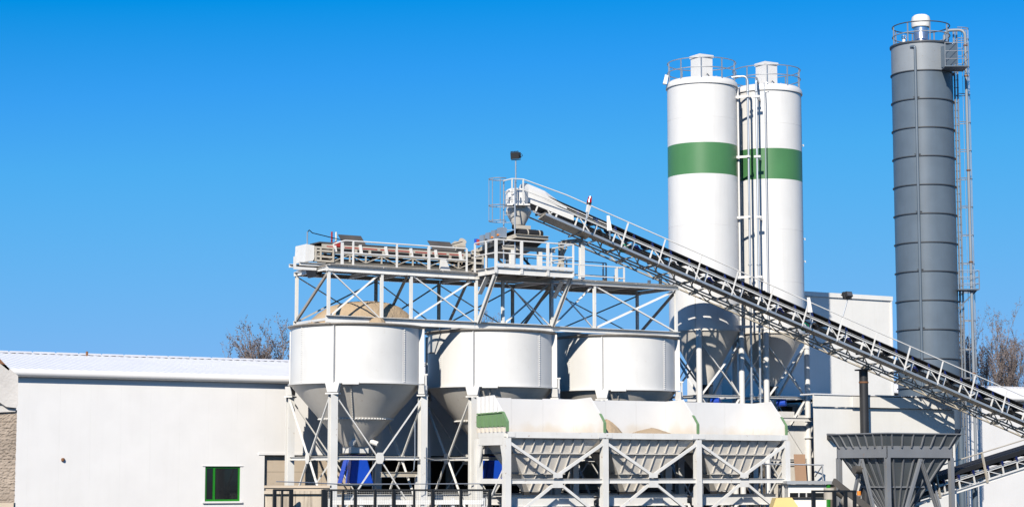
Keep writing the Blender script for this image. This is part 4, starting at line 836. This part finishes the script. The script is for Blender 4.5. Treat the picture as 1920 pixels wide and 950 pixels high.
for i in range(3):
    a, b = BS[i] + .022, BS[i + 1] - .022
    for k in range(3): w_ = (b - a) / 3; MB().gbox(a + k * w_ + .003, a + (k + 1) * w_ - .003, BF - .01, BF + .03, ZBm, ZTp - .0 - .03 * (i + k == 1)).build('back_panel', 'box_panel', fh)
    bar('front_beam', G(a + .02, BN, 4.06), G(b - .02, BN, 4.06), .18, .22, 'steel_white', fh)
    bar('rear_beam', G(a + .02, BF, 4.06), G(b - .02, BF, 4.06), .18, .22, 'steel_white', fh)
    # hopper
    m_ = (a + b) / 2; zt, zb_ = 3.94, 1.98; ha, hb_, da, db_ = (b - a) / 2 - .08, .34, .92, .25; vm = (BN + BF) / 2
    def hq(x, y, t): return G(m_ + x * (hb_ + (ha - hb_) * t) - .35 * (1 - t), vm + y * (db_ + (da - db_) * t), zb_ + (zt - zb_) * t)
    for nm, c4 in (('front_plate', ((-1, -1), (1, -1))), ('side_plate', ((-1, 1), (-1, -1))), ('side_plate', ((1, -1), (1, 1))), ('back_plate', ((1, 1), (-1, 1)))):
        (x1, y1), (x2, y2) = c4
        MB().prism([hq(x1, y1, 0), hq(x2, y2, 0), hq(x2, y2, 1), hq(x1, y1, 1)], (0, 0, .012)).build(nm, 'hopper_plate', fh)
    off = -N * .05
    for t in (.72, .34): bar('stiffener', hq(-1, -1, t) + off, hq(1, -1, t) + off, .1, .03, 'hopper_plate', fh)
    for k in range(7):
        x = -.78 + .26 * k; wk = hb_ + (ha - hb_)
        for (t0_, t1_) in ((1, .74), (.70, .36), (.32, .02)):
            if t0_ < .9 and abs(x) > .7: continue
            if t0_ < .5 and abs(x) > .45: continue
            X = x * .92
            def hx(t): return hq(max(-1, min(1, X * (hb_ + (ha - hb_) * .86) / (hb_ + (ha - hb_) * t) + (.12 if t0_ < .5 else 0))), -1, t)
            bar('stiffener', hx(t0_) + off * .9, hx(t1_) + off * .75, .025, .06, 'hopper_plate', fh, 'box', N)
    for y in (-1, 1):
        for t in (.72, .34): bar('stiffener', hq(-1, -.9, t) - U * .04, hq(-1, .9, t) - U * .04, .08, .03, 'hopper_plate', fh)
    bar('outlet_gate', hq(-1, 0, 0) - Z * .12, hq(1, 0, 0) - Z * .12, .5, .2, 'dark_metal', fh)
    # front bracing
    zc = 2.46; fv = BN - .06; a0, b0 = BS[i] + .12, BS[i + 1] - .12
    bar('tie_beam', G(a0, BN, 2.38), G(b0, BN, 2.38), .1, .17, 'steel_white', fh, 'I')
    for x, sg_ in ((a0, 1), (b0, -1)):
        bar('brace', G(x, fv, 3.75), G(m_ - .06 * sg_, fv, 2.62), .09, .105, 'steel_white', fh); bar('brace', G(m_ - .2 * sg_, fv, 2.22), G(x, fv, 1.0), .09, .1, 'steel_white', fh)
    MB().gbox(m_ - .22, m_ + .22, fv - .06, fv - .047, 2.14, 2.34).build('name_plate', 'steel_white', fh)
    MB().gbox(m_ - .2, m_ + .2, fv - .06, fv - .047, 2.5, 2.68).build('gusset', 'steel_white', fh)
    bar('belt_frame', G(a0, BN + .5, 1.66), G(b0, BN + .5, 1.66), .1, .42, 'steel_white', fh, 'C')
    bar('belt_frame', G(a0, BF - .4, 1.66), G(b0, BF - .4, 1.66), .1, .3, 'steel_white', fh, 'C')
    MB().gbox(a0 + .3, b0 - .3, BN + .65, BF - .55, 1.75, 1.79).build('weigh_belt', 'rubber', fh)
for s in BS: MB().gbox(s - .3 if s > BS[0] else s - .02, s + .3 if s < BS[3] else s + .02, BN - .11, BN - .095, 3.98, 4.155).build('joint_plate', 'steel_white', fh)
for s in (BS[0], BS[3]):
    MB().gbox(s - .07, s + .07, BN + .1, BF - .1, 3.992, 4.168).build('sill_plate', 'steel_white', fh)
    bar('end_beam', G(s, BN + .13, 3.84), G(s, BF - .13, 3.84), .14, .3, 'steel_white', fh); bar('end_tie', G(s, BN + .13, 2.38), G(s, BF - .13, 2.38), .1, .18, 'steel_white', fh)
    for v, sg_ in ((BN, 1), (BF, -1)): MB().prism([G(s - .06, v + .13 * sg_, 3.68), G(s - .06, v + .36 * sg_, 3.68), G(s - .06, v + .13 * sg_, 2.9)], U * .05).build('haunch', 'steel_white', fh)
    bar('brace', G(s - .02, BF - .1, .8), G(s - .02, BN + .1, 2.9), .07, .07, 'steel_white', fh)
def sandbay(label, s, v, r, z0, h, seed, sx):
    heap('sand_heap', label, G(s, v), r, z0, h, -.2, 40, 12, seed, None, sx)
sandbay('low drift of sand at the left partition of the middle feed bay', 2.82, -3.9, .8, 3.98, .72, 21, .95)
sandbay('long low sand mound in the middle of the second feed bay', 4.9, -3.95, .8, 3.98, .42, 22, 1.9)
sandbay('thin layer of sand in the first feed bay', -.2, -4.0, .85, 3.95, .18, 23, 2.0)
# ------------------------------------------------------------------ grey receiving hopper at the right
gh = thing('grey_hopper', 'dark grey ribbed steel receiving hopper on slender legs', 'hopper', G(9.2, -12.6))
c_ = at(1663, 857, 70); cs, cvv = (c_ - C2).dot(U), (c_ - C2).dot(N)
s_r = gv(1787, 857, cvv)[0]; v_l = gs(1569, 857, cs)[0]; z_lo = c_.z; z_mid = at(1663, 835, 70).z; z_top = at(1650, 812, 70).z
corn = [(cs, cvv), (s_r, cvv), (s_r, v_l), (cs, v_l)]; ctr = ((cs + s_r) / 2, (cvv + v_l) / 2); fo = .23
def outp(k, e): s, v = corn[k]; return (s + (e if s > ctr[0] else -e), v + (e if v > ctr[1] else -e))
for k in range(4):
    k2 = (k + 1) % 4
    a, b = corn[k], corn[k2]
    col_ = MB().prism([G(*a, z_lo), G(*b, z_lo), G(*b, z_mid), G(*a, z_mid)], (G(*ctr) - G((a[0] + b[0]) / 2, (a[1] + b[1]) / 2)).normalized() * .04).build('collar', 'grey_hopper_rib', gh)
    ao, bo = outp(k, fo), outp(k2, fo)
    MB().prism([G(*a, z_mid), G(*b, z_mid), G(*bo, z_top), G(*ao, z_top)], Z * .02).build('flared_rim', 'grey_hopper', gh)
    bar('rim_angle', G(*ao, z_top + .01), G(*bo, z_top + .01), .08, .04, 'grey_hopper_rib', gh)
    n = 7
    for i in range(n):
        t = (i + .5) / n; lo_ = G(*a, z_mid - .06) .lerp(G(*b, z_mid - .06), t); hi_ = G(*ao, z_top - .02).lerp(G(*bo, z_top - .02), t)
        nn = (lo_ - G(*ctr, z_mid)); nn.z = 0; dn = (G(*b) - G(*a)).normalized(); nn = (nn - dn * nn.dot(dn)).normalized()
        MB().prism([lo_ + nn * .005 - dn * .02, lo_ + nn * .06 - dn * .02, hi_ + nn * .03 - dn * .02, hi_ - nn * .03 - dn * .02], dn * .04).build('rib', 'grey_hopper_rib', gh)
    # pyramid
    zb_ = .9; k_ = .12
    lo_a = G(ctr[0] + (a[0] - ctr[0]) * k_, ctr[1] + (a[1] - ctr[1]) * k_, zb_); lo_b = G(ctr[0] + (b[0] - ctr[0]) * k_, ctr[1] + (b[1] - ctr[1]) * k_, zb_)
    ia = G(ctr[0] + (a[0] - ctr[0]) * .93, ctr[1] + (a[1] - ctr[1]) * .93, z_lo + .02); ib = G(ctr[0] + (b[0] - ctr[0]) * .93, ctr[1] + (b[1] - ctr[1]) * .93, z_lo + .02)
    MB().prism([lo_a, lo_b, ib, ia], Z * .02).build('cone_plate', 'grey_hopper', gh)
    for i in range(6):
        t = (i + .5) / 6; p, q = lo_a.lerp(lo_b, t), ia.lerp(ib, t); q2 = p.lerp(q, 1.0)
        bar('cone_rib', p.lerp(q, .15), q2 - Z * .03, .04, .1, 'grey_hopper_rib', gh, 'box', (G(*a) - G(*b)).cross(Z))
    bar('girth_angle', lo_a.lerp(ia, .55), lo_b.lerp(ib, .55), .08, .05, 'grey_hopper_rib', gh)
    p, q = G(*a), G(*b); dn = (q - p).normalized()
    bar('leg', p + dn * .06 + (q - p).cross(Z).normalized() * -.05, p + dn * .06 + (q - p).cross(Z).normalized() * -.05 + Z * z_lo, .16, .16, 'grey_hopper_rib', gh, 'I', N)
    m_ = (p + q) / 2
    for e in (p + dn * .3, q - dn * .3): bar('prop', m_ + Z * (z_lo - .05), e + Z * .1, .1, .1, 'grey_hopper_rib', gh, 'C')
mp = G(cs + .25, cvv + (v_l - cvv) * .52, at(1640, 880, 71).z)
tube('vibrator_motor', [mp - U * .55, mp - U * .25], .14, 'steel_dark', gh, 14)
# discharge drive below it
dv = thing('hopper_drive', 'oily geared motor and chute under the left side of the grey hopper', 'machine', G(cs - .8, cvv + 1.5))
d0 = G(cs - .7, cvv + 1.7, 2.05)
tube('motor', [d0, d0 + U * .2 - N * .5 - Z * .35], .22, 'steel_dark', dv, 16); tube('gearbox', [d0 - N * .4 - Z * .3, d0 - N * 1.0 - Z * .7], .3, 'steel_worn', dv, 14)
bar('chute_side', d0 + Z * .35 - U * .3, d0 - N * 1.8 - Z * .75, .1, .2, 'steel_dark', dv); tube('pump', [d0 + U * -.5 + Z * .1, d0 + U * -.5 - Z * .3], .2, 'steel_cream', dv, 14)
tube('guard_lamp', [d0 - N * 1.0 - Z * .15, d0 - N * 1.0 - Z * .0], .07, 'orange_paint', dv, 10)
# ------------------------------------------------------------------ lower right conveyor
rc = thing('rising_conveyor', 'small white belt conveyor rising to the right below the grey hopper', 'conveyor', G(9, -11.8))
q0 = at(1690, 934, 72.2); q1 = at(1930, 858, 75.5)
dr = (q1 - q0); q0 = q0 - dr * .12; q1 = q1 + dr * .5; dr = q1 - q0; ln = dr.length; dh = Vector((dr.x, dr.y, 0)).normalized(); nr = Vector((-dh.y, dh.x, 0)); up = nr.cross(dr.normalized()); up = up if up.z > 0 else -up
def Q(t, l, h): return q0 + dr.normalized() * t + nr * l + up * h
for l in (-.4, .4):
    bar('stringer', Q(0, l, .12), Q(ln, l, .12), .06, .08, 'steel_white', rc, 'C'); bar('lower_stringer', Q(0, l, -.28), Q(ln, l, -.28), .07, .12, 'steel_white', rc, 'C')
    n = int(ln / .75)
    for i in range(n):
        t = .3 + i * .75; bar('web_post', Q(t, l, -.24), Q(t, l, .1), .05, .05, 'steel_white', rc)
        if i % 2 == 0: bar('web_brace', Q(t, l, .08), Q(t + .7, l, -.22), .04, .03, 'steel_white', rc)
        if l < 0:
            idl = tube('idler', [Q(t, -.4, .2), Q(t, .4, .2)], .06, 'dark_metal', rc, 8); MB().bar(Q(t, -.42, .14), Q(t, -.42, .3), .1, .05).build('idler_bracket', 'navy_paint', idl)
MB().prism([Q(0, -.42, .3), Q(ln, -.42, .3), Q(ln, .42, .3), Q(0, .42, .3)], up * .16).build('belt', 'rubber', rc)
MB().prism([Q(0, -.36, -.08), Q(ln, -.36, -.08), Q(ln, .36, -.08), Q(0, .36, -.08)], up * .1).build('return_belt', 'rubber', rc)
rpt = [2.2, 4.6, 7.0, 9.4]
for i, t in enumerate(rpt): bar('rail_post', Q(t, -.48, -.3), Q(t, -.48, .85 if i != 2 else .95), .08, .05, 'steel_cream', rc)
tube('hand_rail', [Q(.6, -.48, .82), Q(ln, -.48, .82)], .025, 'steel_cream', rc)
for t in (4.4, 8.5): p = Q(t, 0, -.35); tube('support_leg', [Vector((p.x, p.y, 0)), p], .1, 'grey_silo', rc, 12)
# ------------------------------------------------------------------ collecting conveyor under the bins
cc_ = thing('collecting_conveyor', 'low white framed belt conveyor running beneath the three round bins', 'conveyor', G(0, 0))
for v in (-.6, .6):
    bar('side_beam', G(-8.3, v, 1.75), G(9, v, 1.75), .1, .3, 'steel_white', cc_, 'C'); bar('lower_beam', G(-8.3, v, 1.2), G(9, v, 1.2), .1, .16, 'steel_cream', cc_, 'C')
    for k in range(13): s = -8 + k * 1.35; bar('frame_post', G(s, v, 0), G(s, v, 1.6), .09, .09, 'steel_white', cc_)
MB().gbox(-8.3, 9, -.5, .5, 1.95, 2.0).build('belt', 'rubber', cc_)
for k in range(14): s = -8 + k * 1.25; tube('idler', [G(s, -.5, 1.87), G(s, .5, 1.87)], .06, 'dark_metal', cc_, 8)
for i, s in enumerate((-4.2, 1.7)):
    o = thing('pull_beam', ('short white steel beam on brackets between the left and middle bins', 'short white steel beam on brackets between the middle and right bins')[i], 'beam', G(s, -1.2), 'beams between bins')
    bar('beam', G(s - 1.1, -1.0, 2.62), G(s + .5, -1.0, 2.62), .12, .2, 'steel_cream', o, 'I'); bar('hanger', G(s + .4, -1.0, 2.6), G(s + .4, -1.0, 1.2), .12, .12, 'steel_white', o)
# white barrier behind the fence
ba = thing('guard_barrier', 'white steel guard barrier with two rails behind the black fence', 'barrier', at(760, 950, 65) * Vector((1, 1, 0)) if False else Vector((at(760, 950, 65).x, 65, 0)))
bx0, bx1 = at(618, 940, 65).x, at(905, 940, 65).x
for z, h in ((1.72, .14), (1.38, .14)): bar('rail', (bx0, 65, z), (bx1, 66, z), .06, h, 'steel_white', ba)
for k in range(6): t = k / 5; p = Vector((bx0 + (bx1 - bx0) * t, 65.08 + t, 0)); bar('post', p, p + Z * 1.85, .1, .1, 'steel_white', ba)
# ------------------------------------------------------------------ fence, walls and small items at the bottom edge
def fence(label, px0, px1, d, posts, ytop=918, mesh=True):
    a, b = at(px0, ytop, d), at(px1, ytop, d + .5); f = thing('black_fence', label, 'fence', Vector((a.x, a.y, 0)), 'black mesh fences')
    bar('top_rail', a, b, .06, .06, 'fence_black', f); bar('bottom_rail', Vector((a.x, a.y, .2)), Vector((b.x, b.y, .2)), .06, .06, 'fence_black', f)
    for px, wd in posts:
        t = (px - px0) / (px1 - px0); p = a.lerp(b, t); bar('post', Vector((p.x, p.y, 0)), p + Z * .02, wd, .08, 'fence_black', f)
    if mesh:
        mb = MB(); n = int((b - a).length / .07)
        for k in range(n): p = a.lerp(b, k / n); mb.bar(Vector((p.x, p.y, .2)), p, .005, .005)
        for k in range(25): z = .25 + k * .076; mb.bar(Vector((a.x, a.y, z)), Vector((b.x, b.y, z)), .005, .005)
        mb.build('wire_mesh', 'wire_grey', f)
fence('black mesh fence below the left and middle round bins', 606, 924, 62, [(609, .2), (621, .06), (643, .05), (666, .08), (703, .07), (738, .1), (776, .05), (811, .1), (864, .07), (918, .09)])
fence('black fence corner beside the stained concrete wall', 513, 549, 62.4, [(515, .1), (529, .05), (546, .12)], 918, False)
fence('black gate frame in front of the grey hopper', 1522, 1604, 61, [(1525, .11), (1564, .1), (1585, .1), (1602, .09)], 920, False)
cw = thing('concrete_wall', 'stained low concrete wall with coping beside the black fence', 'wall', Vector((at(555, 940, 63.5).x, 63.5, 0)))
x0_, x1_ = at(497, 940, 63.5).x, at(612, 940, 63.5).x; zt = at(555, 925, 63.5).z
for k in range(4):
    a = x0_ + (x1_ - x0_) * k / 4; b = x0_ + (x1_ - x0_) * (k + 1) / 4 - .01
    MB().prism([(a, 63.5, 0), (b, 63.5, 0), (b, 63.8, 0), (a, 63.8, 0)], Z * zt).build('wall_slab', 'concrete_stained', cw)
    MB().prism([(a - .02, 63.38, zt), (b, 63.38, zt), (b, 63.9, zt), (a - .02, 63.9, zt)], Z * .1).build('coping', 'concrete_stained', cw)
cw2 = thing('concrete_plinth', 'pale concrete plinth block behind the stained wall coping', 'wall', Vector((at(560, 940, 66).x, 66, 0)))
a, b = at(498, 920, 66), at(616, 920, 66); zt = at(560, 914, 66).z
MB().prism([(a.x, 66, 0), (b.x, 66, 0), (b.x, 66.5, 0), (a.x, 66.5, 0)], Z * zt).build('block', 'concrete_beige', cw2)
MB().prism([(a.x - .05, 65.95, zt + .002), (b.x + .05, 65.95, zt + .002), (b.x + .05, 66.55, zt + .002), (a.x - .05, 66.55, zt + .002)], Z * .08).build('cap', 'concrete_beige', cw2)
o = tube('wire_line', [at(518, 902, 66), at(580, 904, 67), at(640, 907, 69), at(900, 906, 71)], .02, 'galvanised', None, 6); tag(o, 'thin grey wire stretched across the legs of the round bins', 'wire')
o = tube('hose', [at(712 + 33 * 2, 790, 73), at(778, 850, 73), at(776, 880, 73), at(770, 886, 73)], .02, 'galvanised', None, 6); tag(o, 'thin grey hose hanging between the left and middle bins', 'hose')
o = tube('slack_cable', [at(795, 857, 72.6), at(815, 862, 73), at(838, 861, 73.4), at(872, 857, 74)], .018, 'wire_grey', None, 6); tag(o, 'slack pale cable strung between legs of left and middle bins', 'cable')
# yellow machine hood
yh = thing('yellow_hood', 'pale yellow chamfered machine hood at the bottom edge', 'machine', Vector((at(1472, 950, 66).x, 66, 0)))
def yp(px, py): p = at(px, py, 66); return Vector((p.x, 66, p.z))
MB().prism([yp(1440, 980), yp(1450, 948), yp(1455, 933), yp(1485, 932), yp(1496, 948), yp(1510, 980)], (0, 1.0, 0)).build('cover', 'yellow_paint', yh)
MB().prism([yp(1436, 981), yp(1514, 981), yp(1514, 1015), yp(1436, 1015)], (0, 1.1, 0)).build('base', 'dark_metal', yh)
# cabin with green door
cb = thing('site_cabin', 'low white site cabin with dark window strip and green door frame', 'cabin', at(1520, 950, 78) * Vector((1, 1, 0)) if False else Vector((at(1520, 950, 78).x, 78, 0)))
def cbp(px, py, d=78): p = at(px, py, d); return Vector((p.x, d, p.z))
MB().prism([cbp(1478, 908), cbp(1560, 908), cbp(1560, 1010), cbp(1478, 1010)], (0, 3, 0)).build('wall', 'wall_cream', cb)
MB().prism([cbp(1476, 901, 77.8), cbp(1562, 901, 77.8), cbp(1562, 907, 77.8), cbp(1476, 907, 77.8)], (0, 3.4, 0)).build('roof', 'galvanised', cb)
MB().prism([cbp(1481, 923, 77.97), cbp(1546, 923, 77.97), cbp(1546, 931, 77.97), cbp(1481, 931, 77.97)], (0, .02, 0)).build('window', 'glass_dark', cb)
for px in (1498, 1512, 1528): bar('mullion', cbp(px, 923, 77.95), cbp(px, 931, 77.95), .05, .02, 'steel_white', cb)
bar('window_sill', cbp(1478, 932, 77.93), cbp(1548, 932, 77.93), .08, .04, 'dark_metal', cb)
df = MB()
for p, q in (((1553, 904), (1553, 1010)), ((1573, 904), (1573, 1010)), ((1550, 905), (1576, 905))): df.bar(cbp(*p, 77.9), cbp(*q, 77.9), .09, .12)
dfo = df.build('door_frame', 'window_green', cb)
MB().prism([cbp(1555, 908, 77.95), cbp(1571, 908, 77.95), cbp(1571, 1010, 77.95), cbp(1555, 1010, 77.95)], (0, .04, 0)).build('door', 'interior', dfo)
# board and rails below the right silo
bd = tag(MB().prism([G(15.5, .4, 2.3), G(16.1, .4, 2.3), G(16.1, .5, 3.5), G(15.5, .5, 3.5)], N * .04).build('brown_board', 'brown_board'), 'brown board leaning among the struts below the right white silo', 'board')
sr = thing('scaffold_rail', 'thin grey scaffold rail with strut in front of the low building corner', 'railing', at(1480, 900, 84.5) * Vector((1, 1, 0)) if False else Vector((at(1480, 900, 84.5).x, 84.5, 0)))
tube('rail', [at(1430, 869, 84.5), at(1544, 871, 84.8)], .03, 'galvanised', sr); bar('strut', at(1542, 872, 84.8), at(1528, 893, 84.8), .04, .04, 'dark_metal', sr)
for px in (1436, 1542): p = at(px, 870, 84.7); tube('post', [Vector((p.x, p.y, 0)), p], .03, 'galvanised', sr)
# screw housings and white panels below the silos
mh = thing('mixer_housing', 'white panelled mixer housing half hidden below the right white silo', 'machine', G(16, .6))
for k, (a, b, zz) in enumerate(((15.2, 15.95, 5.35), (15.96, 16.7, 5.2))):
    MB().gbox(a, b, 1.0, 2.2, 3.0, zz).build('panel_box', 'silo_paint', mh); MB().gbox(a, b, 1.05, 2.1, 1.6, 2.99).build('lower_box', 'hopper_plate', mh)
for a in (15.25, 16.65): bar('leg', G(a, 1.1, 0), G(a, 1.1, 1.6), .12, .12, 'silo_paint', mh)
bar('platform_beam', G(14.4, .6, 5.0), G(17.0, .6, 5.0), .1, .16, 'silo_paint', mh, 'I')
# ------------------------------------------------------------------ trees
def tree(name, label, px, ytop, d, width, seed, group=None, leaves=1.0, stems=5):
    rnd = random.Random(seed); base = at(px, 890, d); base = Vector((base.x, base.y, 0)); H = at(px, ytop, d).z
    t = thing(name, label, 'tree', base, group); tr = MB(); LV = []
    def grow(p, dirv, ln_, r, lev):
        pts = [p]; d_ = dirv.copy(); n = 5 if lev < 2 else 3
        for i in range(n):
            d_ = (d_ + Vector((rnd.uniform(-.12, .12), rnd.uniform(-.12, .12), rnd.uniform(-.02, .12)))).normalized(); pts.append(pts[-1] + d_ * ln_ / n)
        tr.tube(pts, r, 5 if lev < 2 else 3, r * .45)
        if lev < 4:
            for i in range(rnd.randint(4, 6) if lev < 3 else 3):
                k = rnd.uniform(.25, 1.0); j = min(n - 1, int(k * n)); q = pts[j].lerp(pts[j + 1], k * n - j if k < 1 else 1)
                a = rnd.uniform(0, 6.28); sp_ = rnd.uniform(.25, .6)
                nd = (d_ * math.cos(sp_) + Vector((math.cos(a), math.sin(a), .25)) * math.sin(sp_)).normalized()
                grow(q, nd, ln_ * rnd.uniform(.38, .6), r * .5, lev + 1)
        if lev >= 2:
            for i in range(int(3 * leaves + .5)):
                q = pts[0].lerp(pts[-1], rnd.random()) + Vector((rnd.gauss(0, .07), rnd.gauss(0, .07), rnd.gauss(0, .07))); LV.append(q)
    tr.tube([base, base + Z * H * .28], .2, 8, .15)
    for k in range(stems):
        a = 6.28 * k / stems + rnd.random(); sp_ = width / H * rnd.uniform(.15, 1.0)
        grow(base + Z * H * (.2 + .08 * rnd.random()), Vector((math.cos(a) * sp_, math.sin(a) * sp_, 1)).normalized(), H * rnd.uniform(.55, .74), .10, 0)
    zmax = sorted(v.z for v in tr.V)[int(len(tr.V) * .994)]; kz = H / zmax
    wmax = sorted(math.hypot(v.x - base.x, v.y - base.y) for v in tr.V)[int(len(tr.V) * .95)]; kw = width / wmax
    def fit(v): return Vector((base.x + (v.x - base.x) * kw, base.y + (v.y - base.y) * kw, v.z * kz))
    tr.V = [fit(v) for v in tr.V]; LV = [fit(v) for v in LV]
    tr.build('trunk', 'bark', t)
    lm = MB()
    for q in LV:
        sz = rnd.uniform(.03, .07); a = Vector((rnd.gauss(0, 1), rnd.gauss(0, 1), rnd.gauss(0, 1))).normalized(); b = a.orthogonal().normalized()
        lm.V += [q - a * sz, q + b * sz * .6, q + a * sz, q - b * sz * .6]; n = len(lm.V); lm.F.append((n - 4, n - 3, n - 2, n - 1))
    cr = lm.build('crown', 'dry_leaf', t); cr['kind'] = 'stuff'
tree('poplar_tree', 'bare reddish tree behind the hall roof left of the bins, taller right half', 497, 606, 122, 3.0, 11, 'bare trees behind the plant', 1.0, 5)
tree('poplar_tree', 'bare reddish tree behind the hall roof, lower left half of the clump', 456, 620, 124, 2.4, 12, 'bare trees behind the plant', 1.0, 4)
tree('poplar_tree', 'sparse tree top peeping beside the left rim of the leftmost bin', 540, 655, 124, 1.0, 13, 'bare trees behind the plant', .8, 3)
tree('poplar_tree', 'thin bare tree top seen through the gantry lattice', 925, 583, 126, 1.6, 14, 'bare trees behind the plant', .3, 4)
tree('poplar_tree', 'bare tree with dry brown leaves just right of the grey silo ladder', 1842, 578, 130, 2.0, 15, 'bare trees behind the plant', .9, 6)
tree('poplar_tree', 'bare tree with dry brown leaves at the right edge of the picture', 1905, 592, 131, 2.0, 16, 'bare trees behind the plant', .9, 6)
tree('poplar_tree', 'bare tree with dry leaves partly hidden behind the grey silo ladder', 1806, 604, 133, 1.4, 17, 'bare trees behind the plant', .9, 4)
